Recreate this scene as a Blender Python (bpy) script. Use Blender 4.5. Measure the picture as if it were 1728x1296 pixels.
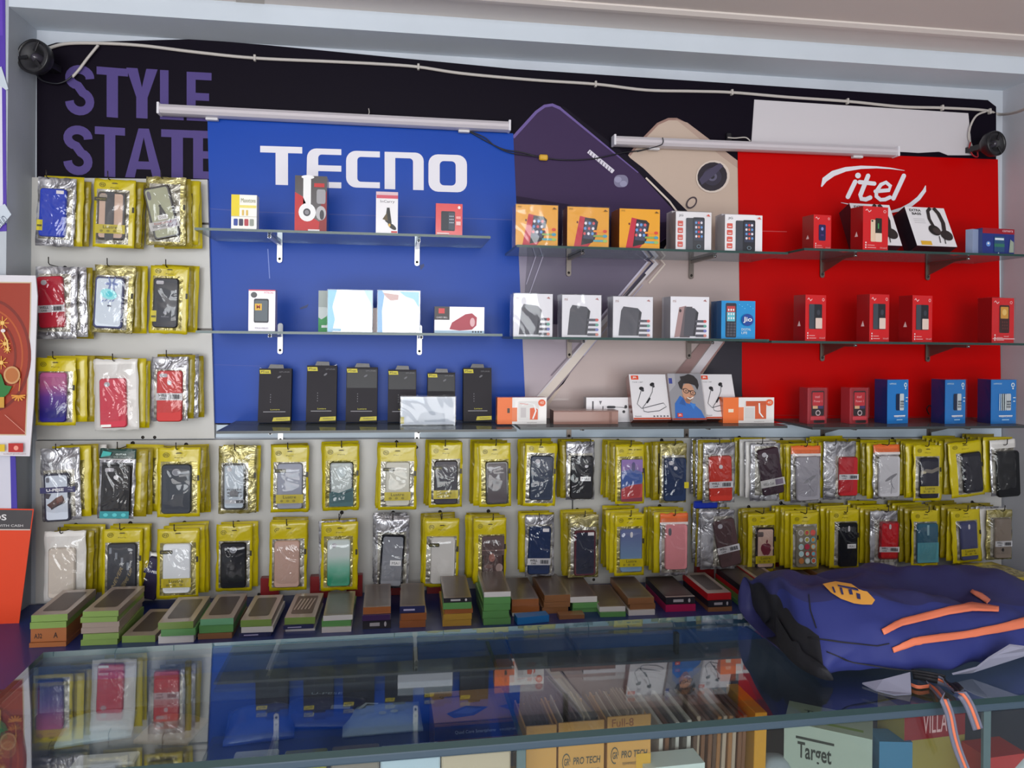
import bpy, bmesh, math, random
from mathutils import Vector, Matrix, noise
from mathutils.bvhtree import BVHTree
random.seed(7)
for o in list(bpy.data.objects): bpy.data.objects.remove(o)
sc = bpy.context.scene
COL = sc.collection
# ---------------------------------------------------------------- camera
F = 1300.0; CX = 864.0; CY = 567.0
YAW = math.radians(8.3); RHO = .0105
CAM = Vector((0, -2.078, 1.5))
fw = Vector((math.sin(YAW), math.cos(YAW), 0)); r0 = Vector((math.cos(YAW), -math.sin(YAW), 0)); zz = Vector((0, 0, 1))
rt = r0*math.cos(RHO) + zz*math.sin(RHO); up = zz*math.cos(RHO) - r0*math.sin(RHO)
cd = bpy.data.cameras.new('camera'); cam = bpy.data.objects.new('camera', cd); COL.objects.link(cam)
M = Matrix.Identity(4)
for i in range(3):
    M[i][0] = rt[i]; M[i][1] = up[i]; M[i][2] = -fw[i]; M[i][3] = CAM[i]
cam.matrix_world = M
cd.sensor_width = 36; cd.lens = F/1728*36; cd.shift_y = -(648-CY)/1728; cd.clip_start = .02
sc.camera = cam
# ---------------------------------------------------------------- view, world, daylight from the open shop front
sc.view_settings.view_transform = 'Standard'; sc.view_settings.look = 'None'; sc.view_settings.gamma = 1
sc.view_settings.use_curve_mapping = False
sc.view_settings.exposure = -0.10
w = bpy.data.worlds.new('World'); sc.world = w; w.use_nodes = True
bg = w.node_tree.nodes['Background']; bg.inputs[0].default_value = (.80, .90, 1, 1); bg.inputs[1].default_value = .42
def area(name, loc, rot, sx, sy, power, col=(1, 1, 1)):
    l = bpy.data.lights.new(name, 'AREA'); l.shape = 'RECTANGLE'; l.size = sx; l.size_y = sy; l.energy = power; l.color = col
    o = bpy.data.objects.new(name, l); COL.objects.link(o); o.location = loc; o.rotation_euler = rot; return o
area('daylight_shop_front', (-.45, -4.3, 1.78), (math.radians(90), 0, 0), 2.7, 1.1, 84, (.93, .965, 1))
area('street_bounce', (.1, -4.9, .55), (math.radians(128), 0, 0), 3.6, .9, 62, (1, .98, .95))

# ---------------------------------------------------------------- pixel <-> place
def ray(x, y): return fw + rt*((x-CX)/F) + up*((CY-y)/F)
def P(x, y, Y):
    d = ray(x, y); return CAM + d*((Y-CAM.y)/d.y)
def PZ(x, y, z):
    d = ray(x, y); return CAM + d*((z-CAM.z)/d.z)
# ---------------------------------------------------------------- materials
MC = {}
def lin(c): c /= 255.; return c/12.92 if c <= .04045 else ((c+.055)/1.055)**2.4
KA = 1.22
def rgb(h, k=None):
    h = h.lstrip('#'); k = KA if k is None else k
    return tuple(min(.88, lin(int(h[i:i+2], 16))*k) for i in (0, 2, 4)) + (1,)
def bump(nt, b, scale, strength, dist=.004, detail=3, distort=0, stretch=None):
    tc = nt.nodes.new('ShaderNodeTexCoord'); n = nt.nodes.new('ShaderNodeTexNoise')
    n.inputs['Scale'].default_value = scale; n.inputs['Detail'].default_value = detail; n.inputs['Distortion'].default_value = distort
    src = tc.outputs['Object']
    if stretch:
        mp = nt.nodes.new('ShaderNodeMapping'); mp.inputs['Scale'].default_value = stretch
        nt.links.new(src, mp.inputs[0]); src = mp.outputs[0]
    nt.links.new(src, n.inputs['Vector'])
    bp = nt.nodes.new('ShaderNodeBump'); bp.inputs['Strength'].default_value = strength; bp.inputs['Distance'].default_value = dist
    nt.links.new(n.outputs[0], bp.inputs['Height']); nt.links.new(bp.outputs[0], b.inputs['Normal'])
    return n
def mat(h, rough=.45, metal=0, coat=0, bmp=None, k=None, spec=.5, name=None, mottle=0):
    key = (h, rough, metal, coat, bmp, k, spec, mottle)
    if key in MC: return MC[key]
    m = bpy.data.materials.new(name or 'paint_'+h.strip('#')); m.use_nodes = True
    nt = m.node_tree; b = nt.nodes['Principled BSDF']
    b.inputs['Base Color'].default_value = rgb(h, k); b.inputs['Roughness'].default_value = rough; b.inputs['Metallic'].default_value = metal
    b.inputs['Coat Weight'].default_value = coat; b.inputs['Coat Roughness'].default_value = .08
    b.inputs['Specular IOR Level'].default_value = spec
    n = None
    if bmp: n = bump(nt, b, *bmp)
    if mottle:
        tc = nt.nodes.new('ShaderNodeTexCoord'); nn = nt.nodes.new('ShaderNodeTexNoise'); nn.inputs['Scale'].default_value = 3.5; nn.inputs['Detail'].default_value = 6
        mr = nt.nodes.new('ShaderNodeMapRange'); mr.inputs[1].default_value = .35; mr.inputs[2].default_value = .7; mr.inputs[3].default_value = 1-mottle; mr.inputs[4].default_value = 1
        mx = nt.nodes.new('ShaderNodeMix'); mx.data_type = 'RGBA'; mx.blend_type = 'MULTIPLY'; mx.inputs[0].default_value = 1; mx.inputs[6].default_value = rgb(h, k)
        nt.links.new(tc.outputs['Object'], nn.inputs[0]); nt.links.new(nn.outputs[0], mr.inputs[0]); nt.links.new(mr.outputs[0], mx.inputs[7]); nt.links.new(mx.outputs[2], b.inputs['Base Color'])
    MC[key] = m; return m
def glassy(name, tint, base=.04, rough=.02, crinkle=None, fac_extra=0, opaque=0, gcol=(1, 1, 1, 1)):
    if name in MC: return MC[name]
    m = bpy.data.materials.new(name); m.use_nodes = True; nt = m.node_tree; nt.nodes.clear()
    out = nt.nodes.new('ShaderNodeOutputMaterial'); mix = nt.nodes.new('ShaderNodeMixShader')
    tr = nt.nodes.new('ShaderNodeBsdfTransparent'); tr.inputs[0].default_value = tint
    gl = nt.nodes.new('ShaderNodeBsdfGlossy'); gl.inputs['Roughness'].default_value = rough; gl.inputs[0].default_value = gcol
    lw = nt.nodes.new('ShaderNodeLayerWeight'); lw.inputs[0].default_value = .5
    pw = nt.nodes.new('ShaderNodeMath'); pw.operation = 'POWER'; pw.inputs[1].default_value = 5
    ml = nt.nodes.new('ShaderNodeMath'); ml.operation = 'MULTIPLY_ADD'; ml.inputs[1].default_value = 1-base; ml.inputs[2].default_value = base
    nt.links.new(lw.outputs['Facing'], pw.inputs[0]); nt.links.new(pw.outputs[0], ml.inputs[0]); nt.links.new(ml.outputs[0], mix.inputs[0])
    nt.links.new(tr.outputs[0], mix.inputs[1]); nt.links.new(gl.outputs[0], mix.inputs[2])
    if crinkle: bump(nt, gl, *crinkle)
    last = mix
    if opaque:
        df = nt.nodes.new('ShaderNodeBsdfDiffuse'); df.inputs[0].default_value = gcol
        m2 = nt.nodes.new('ShaderNodeMixShader'); m2.inputs[0].default_value = opaque
        nt.links.new(mix.outputs[0], m2.inputs[1]); nt.links.new(df.outputs[0], m2.inputs[2]); last = m2
    nt.links.new(last.outputs[0], out.inputs[0]); MC[name] = m; return m
GLASS = glassy('clear_glass', (.87, .92, .91, 1), base=.17)
GLASS_F = glassy('front_glass', (.86, .9, .9, 1), base=.035)
GLASS_SHELF = glassy('shelf_glass', (.70, .78, .80, 1), base=.06, opaque=.10, gcol=(.75, .8, .85, 1))
GLASS_LOW = glassy('grey_shelf_glass', (.5, .54, .55, 1), base=.16, opaque=.2, gcol=(.42, .435, .44, 1))
FILM = glassy('pouch_film', (.93, .93, .93, 1), base=.05, rough=.06, crinkle=(13, 1, .012, 2, 1.8))
FILM2 = glassy('taut_film', (.97, .97, .97, 1), base=.04, rough=.07, crinkle=(8, .9, .010, 2, .8))
EDGE = mat('#24403c', .2, name='glass_edge')
def grad(c1, c2, z0, z1, rough=.25, coat=.5, mid=None):
    key = ('grad', c1, c2, z0, z1)
    if key in MC: return MC[key]
    m = bpy.data.materials.new('gradient_'+c1.strip('#')); m.use_nodes = True; nt = m.node_tree; b = nt.nodes['Principled BSDF']
    tc = nt.nodes.new('ShaderNodeTexCoord'); sp = nt.nodes.new('ShaderNodeSeparateXYZ'); mr = nt.nodes.new('ShaderNodeMapRange'); cr = nt.nodes.new('ShaderNodeValToRGB')
    mr.inputs[1].default_value = z0; mr.inputs[2].default_value = z1
    nt.links.new(tc.outputs['Object'], sp.inputs[0]); nt.links.new(sp.outputs[2], mr.inputs[0]); nt.links.new(mr.outputs[0], cr.inputs[0]); nt.links.new(cr.outputs[0], b.inputs['Base Color'])
    cr.color_ramp.elements[0].color = rgb(c2); cr.color_ramp.elements[1].color = rgb(c1)
    if mid:
        e = cr.color_ramp.elements.new(mid[0]); e.color = rgb(mid[1])
    b.inputs['Roughness'].default_value = rough; b.inputs['Coat Weight'].default_value = coat
    MC[key] = m; return m
def foil(name, c1, c2, rough=.22, scale=26):
    if name in MC: return MC[name]
    m = bpy.data.materials.new(name); m.use_nodes = True; nt = m.node_tree; b = nt.nodes['Principled BSDF']
    b.inputs['Metallic'].default_value = .45; b.inputs['Roughness'].default_value = rough
    n = bump(nt, b, scale, .8, .008, 3, 1.8)
    cr = nt.nodes.new('ShaderNodeValToRGB'); cr.color_ramp.elements[0].position = .38; cr.color_ramp.elements[1].position = .62
    cr.color_ramp.elements[0].color = rgb(c1); cr.color_ramp.elements[1].color = rgb(c2)
    nt.links.new(n.outputs[0], cr.inputs[0]); nt.links.new(cr.outputs[0], b.inputs['Base Color']); MC[name] = m; return m
YEL = mat('#c0ae08', .3, coat=.35, bmp=(22, .5, .006, 2, .8), name='yellow_pouch_plastic', k=1.08)
YEL2 = mat('#9a890c', .32, coat=.3, bmp=(26, .6, .008, 2, 1), name='yellow_pouch_plastic_dull', k=1.0)
SILV = foil('silver_foil', '#7d786c', '#d8d5ca')
SILV2 = foil('dim_foil', '#857a38', '#c9bf8c', scale=30)
CLEARBAG = foil('grey_clear_plastic', '#77757a', '#d8d8dc', rough=.18, scale=22)
WHITEBAG = mat('#cfccc8', .3, coat=.5, bmp=(20, .5, .006, 2, .6), name='white_pouch')
CHROME = mat('#b8b8b8', .25, 1, name='bright_metal')
DKMETAL = mat('#3a3633', .35, .8, name='dark_metal')

# ---------------------------------------------------------------- objects
def link(o, parent=None):
    COL.objects.link(o)
    if parent is not None: o.parent = parent
    return o
USED = set()
def tag(o, label, cat, group=None):
    n = len(label.split())
    if not 4 <= n <= 16: print('BADLABEL', n, label)
    o['label'] = label; o['category'] = cat
    if group: o['group'] = group
    if label in USED and not group: print('DUPLABEL', label)
    USED.add(label); return o
def empty(name, loc=(0, 0, 0)):
    o = bpy.data.objects.new(name, None); o.empty_display_size = .02; COL.objects.link(o); o.location = loc; return o
class MB:
    """collects shapes with materials, then links them as ONE mesh object"""
    def __init__(s): s.v = []; s.f = []; s.mi = []; s.mats = []; s.sm = []
    def m(s, mt):
        if isinstance(mt, str): mt = mat(mt)
        if mt not in s.mats: s.mats.append(mt)
        return s.mats.index(mt)
    def add(s, vs, fs, mt, smooth=False):
        b = len(s.v); s.v += [tuple(v) for v in vs]; i = s.m(mt)
        for f in fs: s.f.append([b+k for k in f]); s.mi.append(i); s.sm.append(smooth)
    def box(s, x0, x1, y0, y1, z0, z1, mt, mats=None):
        vs = [(x0, y0, z0), (x1, y0, z0), (x1, y1, z0), (x0, y1, z0), (x0, y0, z1), (x1, y0, z1), (x1, y1, z1), (x0, y1, z1)]
        fs = [(0, 1, 5, 4), (1, 2, 6, 5), (2, 3, 7, 6), (3, 0, 4, 7), (4, 5, 6, 7), (3, 2, 1, 0)]   # front right back left top bottom
        if mats:
            for k, f in enumerate(fs): s.add([vs[j] for j in f], [(0, 1, 2, 3)], mats.get('FRBLTD'[k], mt))
        else: s.add(vs, fs, mt)
    def bbox(s, x0, x1, y0, y1, z0, z1, mt, r=.001, seg=1):
        bm = bmesh.new(); bmesh.ops.create_cube(bm, size=1)
        bmesh.ops.scale(bm, vec=(x1-x0, y1-y0, z1-z0), verts=bm.verts); bmesh.ops.translate(bm, vec=((x0+x1)/2, (y0+y1)/2, (z0+z1)/2), verts=bm.verts)
        bmesh.ops.bevel(bm, geom=bm.edges[:], offset=r, segments=seg, affect='EDGES', profile=.5)
        bm.verts.index_update(); s.add([v.co[:] for v in bm.verts], [[v.index for v in f.verts] for f in bm.faces], mt); bm.free()
    def tube(s, pts, r, mt, n=8, cap=True):
        pts = [Vector(p) for p in pts]; rings = []; prev = None
        rr = r if isinstance(r, (list, tuple)) else [r]*len(pts)
        for i, p in enumerate(pts):
            t = (pts[min(i+1, len(pts)-1)]-pts[max(i-1, 0)]).normalized()
            a = t.cross(Vector((0, 0, 1))) if abs(t.z) < .95 else t.cross(Vector((0, 1, 0)))
            if prev is not None and a.dot(prev) < 0: a = -a
            a.normalize(); prev = a; b = t.cross(a)
            rings.append([p+a*math.cos(q*2*math.pi/n)*rr[i]+b*math.sin(q*2*math.pi/n)*rr[i] for q in range(n)])
        vs = [v for g in rings for v in g]; fs = []
        for i in range(len(pts)-1):
            for q in range(n): fs.append((i*n+q, i*n+(q+1) % n, (i+1)*n+(q+1) % n, (i+1)*n+q))
        if cap: fs += [tuple(range(n))[::-1], tuple(range((len(pts)-1)*n, len(pts)*n))]
        s.add(vs, fs, mt, True)
    def lathe(s, prof, mt, n=24, axis='Y', c=(0, 0, 0)):
        vs = []; fs = []; k = len(prof)
        for q in range(n):
            a = 2*math.pi*q/n
            for r, h in prof:
                if axis == 'Y': vs.append((c[0]+r*math.cos(a), c[1]+h, c[2]+r*math.sin(a)))
                else: vs.append((c[0]+r*math.cos(a), c[1]+r*math.sin(a), c[2]+h))
        for q in range(n):
            for j in range(k-1): fs.append((q*k+j, q*k+j+1, ((q+1) % n)*k+j+1, ((q+1) % n)*k+j))
        s.add(vs, fs, mt, True)
    def prism(s, pts, y0, y1, mt):
        """outline in x,z given a depth from y0 (front) to y1"""
        n = len(pts); vs = [(x, y0, z) for x, z in pts]+[(x, y1, z) for x, z in pts]
        fs = [tuple(range(n)), tuple(range(2*n-1, n-1, -1))]+[(i, i+n, (i+1) % n+n, (i+1) % n) for i in range(n)]
        s.add(vs, fs, mt)
    def build(s, name, parent=None, bev=0):
        me = bpy.data.meshes.new(name); me.from_pydata(s.v, [], s.f)
        for m in s.mats: me.materials.append(m)
        me.polygons.foreach_set('material_index', s.mi); me.polygons.foreach_set('use_smooth', s.sm)
        bm = bmesh.new(); bm.from_mesh(me); bmesh.ops.recalc_face_normals(bm, faces=bm.faces) if not getattr(s, 'keep', False) else None
        bm.to_mesh(me); bm.free(); me.update()
        o = bpy.data.objects.new(name, me); link(o, parent)
        if bev:
            md = o.modifiers.new('bevel', 'BEVEL'); md.width = bev; md.segments = 2; md.limit_method = 'ANGLE'
        return o
def struct(o): o['kind'] = 'structure'; return o
# ---- 2D shapes (in metres or any plane units)
def rrect(x0, y0, x1, y1, r, n=4):
    r = min(r, abs(x1-x0)/2, abs(y1-y0)/2); pts = []
    for cx, cy, a0 in ((x1-r, y1-r, 0), (x0+r, y1-r, 90), (x0+r, y0+r, 180), (x1-r, y0+r, 270)):
        for i in range(n+1):
            a = math.radians(a0+90*i/n); pts.append((cx+r*math.cos(a), cy+r*math.sin(a)))
    return pts
def ell(cx, cy, rx, ry=None, n=20, rot=0):
    ry = rx if ry is None else ry; c, s = math.cos(rot), math.sin(rot)
    return [(cx+rx*math.cos(a)*c-ry*math.sin(a)*s, cy+rx*math.cos(a)*s+ry*math.sin(a)*c) for a in [2*math.pi*i/n for i in range(n)]]
def thick(pts, wd):
    """a band of width wd along a line (wd may be a list)"""
    L = []; R = []; n = len(pts)
    for i, p in enumerate(pts):
        a = pts[max(i-1, 0)]; b = pts[min(i+1, n-1)]; dx, dy = b[0]-a[0], b[1]-a[1]; l = math.hypot(dx, dy) or 1
        q = (wd[i] if isinstance(wd, (list, tuple)) else wd)/2; L.append((p[0]-dy/l*q, p[1]+dx/l*q)); R.append((p[0]+dy/l*q, p[1]-dx/l*q))
    return L, R
TC = {}
def text2d(t, bold=0, shear=0):
    key = (t, bold, shear)
    if key in TC: return TC[key]
    cu = bpy.data.curves.new('t', 'FONT'); cu.body = t; cu.size = 1; cu.offset = bold; cu.shear = shear; cu.resolution_u = 3; cu.fill_mode = 'FRONT'
    o = bpy.data.objects.new('t', cu); COL.objects.link(o)
    dg = bpy.context.evaluated_depsgraph_get(); me = o.evaluated_get(dg).to_mesh()
    vs = [(v.co.x, v.co.y) for v in me.vertices]; fs = [tuple(p.vertices) for p in me.polygons]
    o.evaluated_get(dg).to_mesh_clear(); bpy.data.objects.remove(o); bpy.data.curves.remove(cu)
    if not vs: TC[key] = ([], [], 0, 0); return TC[key]
    x0 = min(v[0] for v in vs); x1 = max(v[0] for v in vs); y0 = min(v[1] for v in vs); y1 = max(v[1] for v in vs)
    vs = [((v[0]-x0)/(x1-x0), (v[1]-y0)/(y1-y0)) for v in vs]; TC[key] = (vs, fs, x1-x0, y1-y0); return TC[key]
class Print:
    """flat printing on a face: shapes in fractions (0-1) of the face; fn maps (u,v,lift) to a point"""
    def __init__(s, fn, step=.00018, base=.0004): s.fn = fn; s.mb = MB(); s.l = base; s.step = step; s.mb.keep = True
    def poly(s, pts, mt): s.mb.add([s.fn(x, y, s.l) for x, y in pts], [tuple(range(len(pts)))], mt); s.l += s.step
    def rect(s, x0, y0, x1, y1, mt): s.poly([(x0, y0), (x1, y0), (x1, y1), (x0, y1)], mt)
    def rr(s, x0, y0, x1, y1, r, mt): s.poly(rrect(x0, y0, x1, y1, r), mt)
    def ell(s, cx, cy, rx, ry, mt, rot=0): s.poly(ell(cx, cy, rx, ry, 20, rot), mt)
    def band(s, pts, wd, mt):
        L, R = thick(pts, wd); n = len(L)
        s.mb.add([s.fn(x, y, s.l) for x, y in L+R], [(i, i+n, i+n+1, i+1) for i in range(n-1)], mt); s.l += s.step
    def text(s, t, x0, y0, x1, y1, mt, bold=0, shear=0, rot=0):
        vs, fs, _, _ = text2d(t, bold, shear)
        cx, cy = (x0+x1)/2, (y0+y1)/2; c, q = math.cos(rot), math.sin(rot); pts = []
        for u, v in vs:
            x = (u-.5)*(x1-x0); y = (v-.5)*(y1-y0); pts.append(s.fn(cx+x*c-y*q, cy+x*q+y*c, s.l))
        s.mb.add(pts, fs, mt); s.l += s.step
    def build(s, name, parent): return s.mb.build(name, parent) if s.mb.v else None
def wallfn(Y):     # shapes given in photo pixels on a plane Y = const of the wall
    return lambda x, y, l: tuple(P(x, y, Y-l))
# ================================================================ the setting
XR = 1.785; XL = -.905; ZC = 2.30; NZ = 2.252; LEDGE = .822
PLASTER = mat('#b9bec6', .6, bmp=(7, .25, .004, 4), name='white_plaster', mottle=.12)
PLASTER_D = mat('#aeb4bc', .6, bmp=(6, .3, .004, 4), name='pillar_plaster', mottle=.18)
CEIL = mat('#d0c7c1', .55, name='ceiling_panel')
b = MB(); b.box(XL-.02, XR+.02, 0, .12, 0, 2.5, PLASTER); struct(b.build('wall_back'))
b = MB(); b.box(XR, XR+.12, -5.2, .12, 0, 2.5, mat('#b4b5bc', .6, bmp=(7, .25, .004, 4), mottle=.10, name='side_plaster')); struct(b.build('wall_right'))
b = MB(); b.box(-3.2, XL, -.14, .12, 0, 2.5, PLASTER_D); struct(b.build('wall_left_pillar'))
b = MB(); b.box(-3.3, -3.2, -5.2, .12, 0, 2.5, PLASTER); struct(b.build('wall_left'))
b = MB(); b.box(-3.3, XR+.12, -5.2, .12, -.05, 0, mat('#a8a29a', .5)); struct(b.build('floor'))
b = MB(); b.box(XL, XR, -.14, 0, NZ, 2.5, mat('#c3cbd4', .6, bmp=(7, .25, .004, 4), mottle=.08, name='beam_plaster')); struct(b.build('trim_1'))
b = MB(); b.box(-3.3, XR+.12, -5.2, -.14, ZC, ZC+.2, CEIL); struct(b.build('ceiling'))
# ceiling panel ridges, running along the wall
for k, yy in enumerate((-.27, -.62, -.97)):
    b = MB(); prof = [(-.012, ZC), (-.012, ZC-.004), (.0, ZC-.010), (.014, ZC-.010), (.02, ZC)]
    b.add([(-3.2 if e == 0 else XR, yy+py, pz) for e in (0, 1) for py, pz in prof], [(i, i+5, i+6, i+1) for i in range(4)], CEIL)
    struct(b.build('trim_%d' % (k+2)))
# ragged stain of bare plaster on the ceiling edge
pr = Print(lambda x, y, l: tuple(PZ(x, y, ZC-l-.0005)))
pr.poly([(399, -14), (398, 6), (402, 18), (412, 27), (426, 31), (440, 26), (446, 12), (447, -14)], '#aaa198')
struct(pr.build('ceiling_stain', None)); bpy.data.objects['ceiling_stain'].name = 'trim_5'
# ================================================================ posters and panels on the wall
GL = dict(rough=.28, coat=.35)
def panel(name, pts, Yf, th, mt, label, cat, group=None):
    """a sheet on the wall: outline in photo pixels on the plane Y=Yf"""
    q = [P(x, y, Yf) for x, y in pts]; mb = MB(); mb.prism([(v.x, v.z) for v in q], Yf, Yf+th, mt)
    return tag(mb.build(name), label, cat, group)
BLACK = mat('#100b16', .45, spec=.08, name='poster_black')
po = panel('back_poster', [(62, 82), (95, 72), (168, 70), (330, 66), (450, 76), (864, 116), (1240, 141), (1667, 169), (1681, 180), (1681, 300), (1250, 716), (868, 716), (700, 716), (360, 716), (62, 716)], -.003, .003, BLACK,
           'large black poster across the back wall with purple STYLE STATE lettering and two big phones', 'poster')
pr = Print(wallfn(-.003), base=.0003, step=.00012)
PUR = mat('#4f4378', .45, spec=.1)
BB = .035
def cap(t, x0, yb, x1, yt, slope=.045):
    """heavy condensed lettering built in strokes inside a pixel box"""
    W = x1-x0; H = yb-yt; s = .36*W if t != 'I' else W; h = .155*H
    T = lambda q: [(x0+u*W, yb-v*H+slope*u*W) for u, v in q]
    def pl(q): pr.poly(T(q), PUR)
    a = s/W; c = h/H
    if t == 'T': pl([(0, 1), (0, 1-c), (.5-a/2, 1-c), (.5-a/2, 0), (.5+a/2, 0), (.5+a/2, 1-c), (1, 1-c), (1, 1)])
    if t == 'L': pl([(0, 1), (0, 0), (1, 0), (1, c), (a, c), (a, 1)])
    if t == 'E': pl([(0, 1), (0, 0), (1, 0), (1, c), (a, c), (a, .42), (.9, .42), (.9, .42+c), (a, .42+c), (a, 1-c), (1, 1-c), (1, 1)])
    if t == 'Y': pl([(0, 1), (.5-a/2, .42), (.5-a/2, 0), (.5+a/2, 0), (.5+a/2, .42), (1, 1), (1-a, 1), (.5, .62), (a, 1)])
    if t == 'A':
        pl([(0, 0), (.36, 1), (.64, 1), (.5, .82), (.26, 0)]); pl([(1, 0), (.64, 1), (.36, 1), (.5, .82), (.74, 0)]); pl([(.28, .17), (.72, .17), (.66, .33), (.34, .33)])
    if t == 'S':
        cc = []
        for d in range(0, 271, 18): a_ = math.radians(-5+d*.98); cc.append((.5+.34*math.cos(a_), .75+.165*math.sin(a_)))
        c2 = [(.5+.34*math.cos(math.radians(72-d)), .27+.19*math.sin(math.radians(72-d))) for d in range(0, 262, 18)]
        L, R = thick(T(cc+c2), [s*.8]*len(cc+c2)); n = len(L)
        pr.mb.add([pr.fn(x, y, pr.l) for x, y in L+R], [(i, i+n, i+n+1, i+1) for i in range(n-1)], PUR); pr.l += pr.step
cap('S', 109, 192, 160, 108, .08); cap('T', 163, 196, 216, 112, .08); cap('Y', 213, 198, 266, 114, .06); cap('L', 270, 201, 310, 118, .05); cap('E', 315, 203, 357, 121, .05)
cap('S', 106, 293, 157, 210, .08); cap('T', 160, 297, 211, 213, .06); cap('A', 211, 299, 274, 216, .03); cap('T', 272, 301, 326, 218, .04); cap('E', 326, 301, 372, 220, .04)
pr.build('lettering', po)
# printed phones
pr = Print(wallfn(-.003), base=.0003, step=.00012)
gold = mat('#b6a293', .35, coat=.2); gold2 = mat('#a78f82', .35, coat=.2); goldl = mat('#c9bbb0', .35, coat=.2)
prp = mat('#3c2d4c', .45, spec=.12); prpd = mat('#291d35', .45, spec=.12); prpl = mat('#6a5990', .45, spec=.12); dk = mat('#15101c', .45, spec=.12)
lil = mat('#8f8296', .4, coat=.15); lilg = mat('#a29095', .4, coat=.15); wht = mat('#c4bcc0', .35, coat=.2)
# gold phone, whole body
pr.poly([(1060, 262), (1078, 240), (1110, 207), (1128, 199), (1142, 199), (1160, 208), (1247, 278), (1252, 560), (1225, 576), (1190, 640), (1185, 716), (880, 716), (1000, 600), (1090, 470), (1150, 370), (1120, 340)], gold)
pr.band([(1062, 262), (1078, 242), (1110, 209), (1128, 201), (1142, 201), (1160, 210), (1247, 280)], 4, mat('#8e6f66', .35))
pr.poly([(1140, 201), (1160, 207), (1250, 275), (1250, 288), (1215, 262)], gold2)
# lower pale part of the print
pr.poly([(890, 425), (1080, 425), (1110, 445), (890, 716), (868, 716), (868, 425)], grad('#7a6f86', '#a8979c', P(900, 700, 0).z, P(900, 430, 0).z))
pr.poly([(1092, 436), (1252, 436), (1252, 560), (1222, 578), (1090, 716), (905, 716)], grad('#a5938f', '#b3a09c', P(900, 700, 0).z, P(900, 430, 0).z))
pr.poly([(890, 425), (1075, 425), (1095, 440), (1000, 552), (905, 545), (885, 500)], grad('#5b5066', '#453a52', P(900, 550, 0).z, P(900, 430, 0).z))
# purple phone
pr.poly([(866, 232), (905, 188), (918, 178), (932, 176), (946, 182), (1078, 290), (1150, 362), (1150, 385), (1080, 432), (868, 432)], prp)
pr.poly([(868, 330), (960, 345), (1080, 380), (1140, 372), (1145, 385), (1080, 432), (868, 432)], prpd)
pr.band([(866, 232), (905, 189), (919, 179), (932, 177), (946, 183), (1078, 290)], 5, prpl)
pr.poly([(946, 181), (952, 180), (1086, 284), (1160, 356), (1147, 366), (1078, 291)], dk)
pr.band([(1090, 300), (1130, 340), (1146, 362)], 3, goldl)
pr.rr(1036, 295, 1060, 316, 9, mat('#75718c', .3)); pr.ell(1043, 303, 6, 5, '#8d8aa6'); pr.ell(1052, 310, 6, 5, '#8d8aa6')
pr.band([(993, 255), (1035, 290)], 7, '#cfcad6')
for i in range(9): pr.band([(996+i*4.4, 255+i*3.7), (994+i*4.4, 260+i*3.7)], 1.2, '#3c2d4c')
# camera of the gold phone
pr.ell(1203, 298, 29, 27, goldl, -.5); pr.ell(1202, 298, 25.5, 24, mat('#1d1826', .15, coat=.5), -.5); pr.ell(1202, 298, 16, 15, '#2b2637'); pr.ell(1202, 298, 8, 7.5, '#57546a'); pr.ell(1202, 298, 4, 4, '#17141d')
pr.poly([(1180, 303), (1190, 290), (1215, 275), (1221, 280), (1203, 298), (1184, 312)], '#3e3850')
pr.ell(1167, 342, 11.5, 8, '#3a2b33', -.9); pr.ell(1167, 342, 8.5, 5.6, gold, -.9)
# V of phone edges
for pts, wd, m_ in (([(1078, 425), (1102, 445), (1020, 540), (960, 610)], 6, '#2b2246'), ([(1068, 425), (1093, 442), (1000, 552)], 3, '#b9b2c4'), ([(1088, 425), (1108, 444), (1030, 530), (892, 690)], 7, wht),
                    ([(1096, 425), (1116, 444), (1090, 472)], 3, '#8e7a76'), ([(1104, 425), (1122, 446), (1095, 478)], 3, goldl), ([(1089, 462), (1040, 518)], 4, '#241c2b'),
                    ([(1012, 560), (890, 700)], 13, goldl), ([(1012, 568), (900, 704)], 2, '#7f6e77'), ([(985, 574), (930, 634)], 2, '#6b5c68')):
    pr.band(pts, wd, m_)
for pts in ([(905, 430), (888, 480)], [(918, 428), (892, 500)], [(1085, 480), (985, 600)]): pr.band(pts, 1.6, '#a79fb4')
pr.poly([(1226, 572), (1252, 560), (1252, 716), (1140, 716), (1180, 640)], mat('#17101f', .35))
pr.poly([(1205, 575), (1222, 577), (1175, 640), (1140, 690), (1120, 690)], wht); pr.band([(1222, 577), (1175, 640), (1142, 690)], 3, '#8f6a66')
pr.poly([(1185, 575), (1203, 575), (1118, 690), (1090, 690)], mat('#8a6b68', .35))
pr.build('phone_picture', po)
# white sheet above the red banner
ws = panel('paper_sheet', [(1273, 168), (1634, 191), (1641, 262), (1600, 262), (1585, 256), (1550, 258), (1268, 241)], -.0055, .0015, mat('#c1bcc0', .5), 'blank pinkish white sheet stuck on the black poster above the red banner', 'paper')
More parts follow.
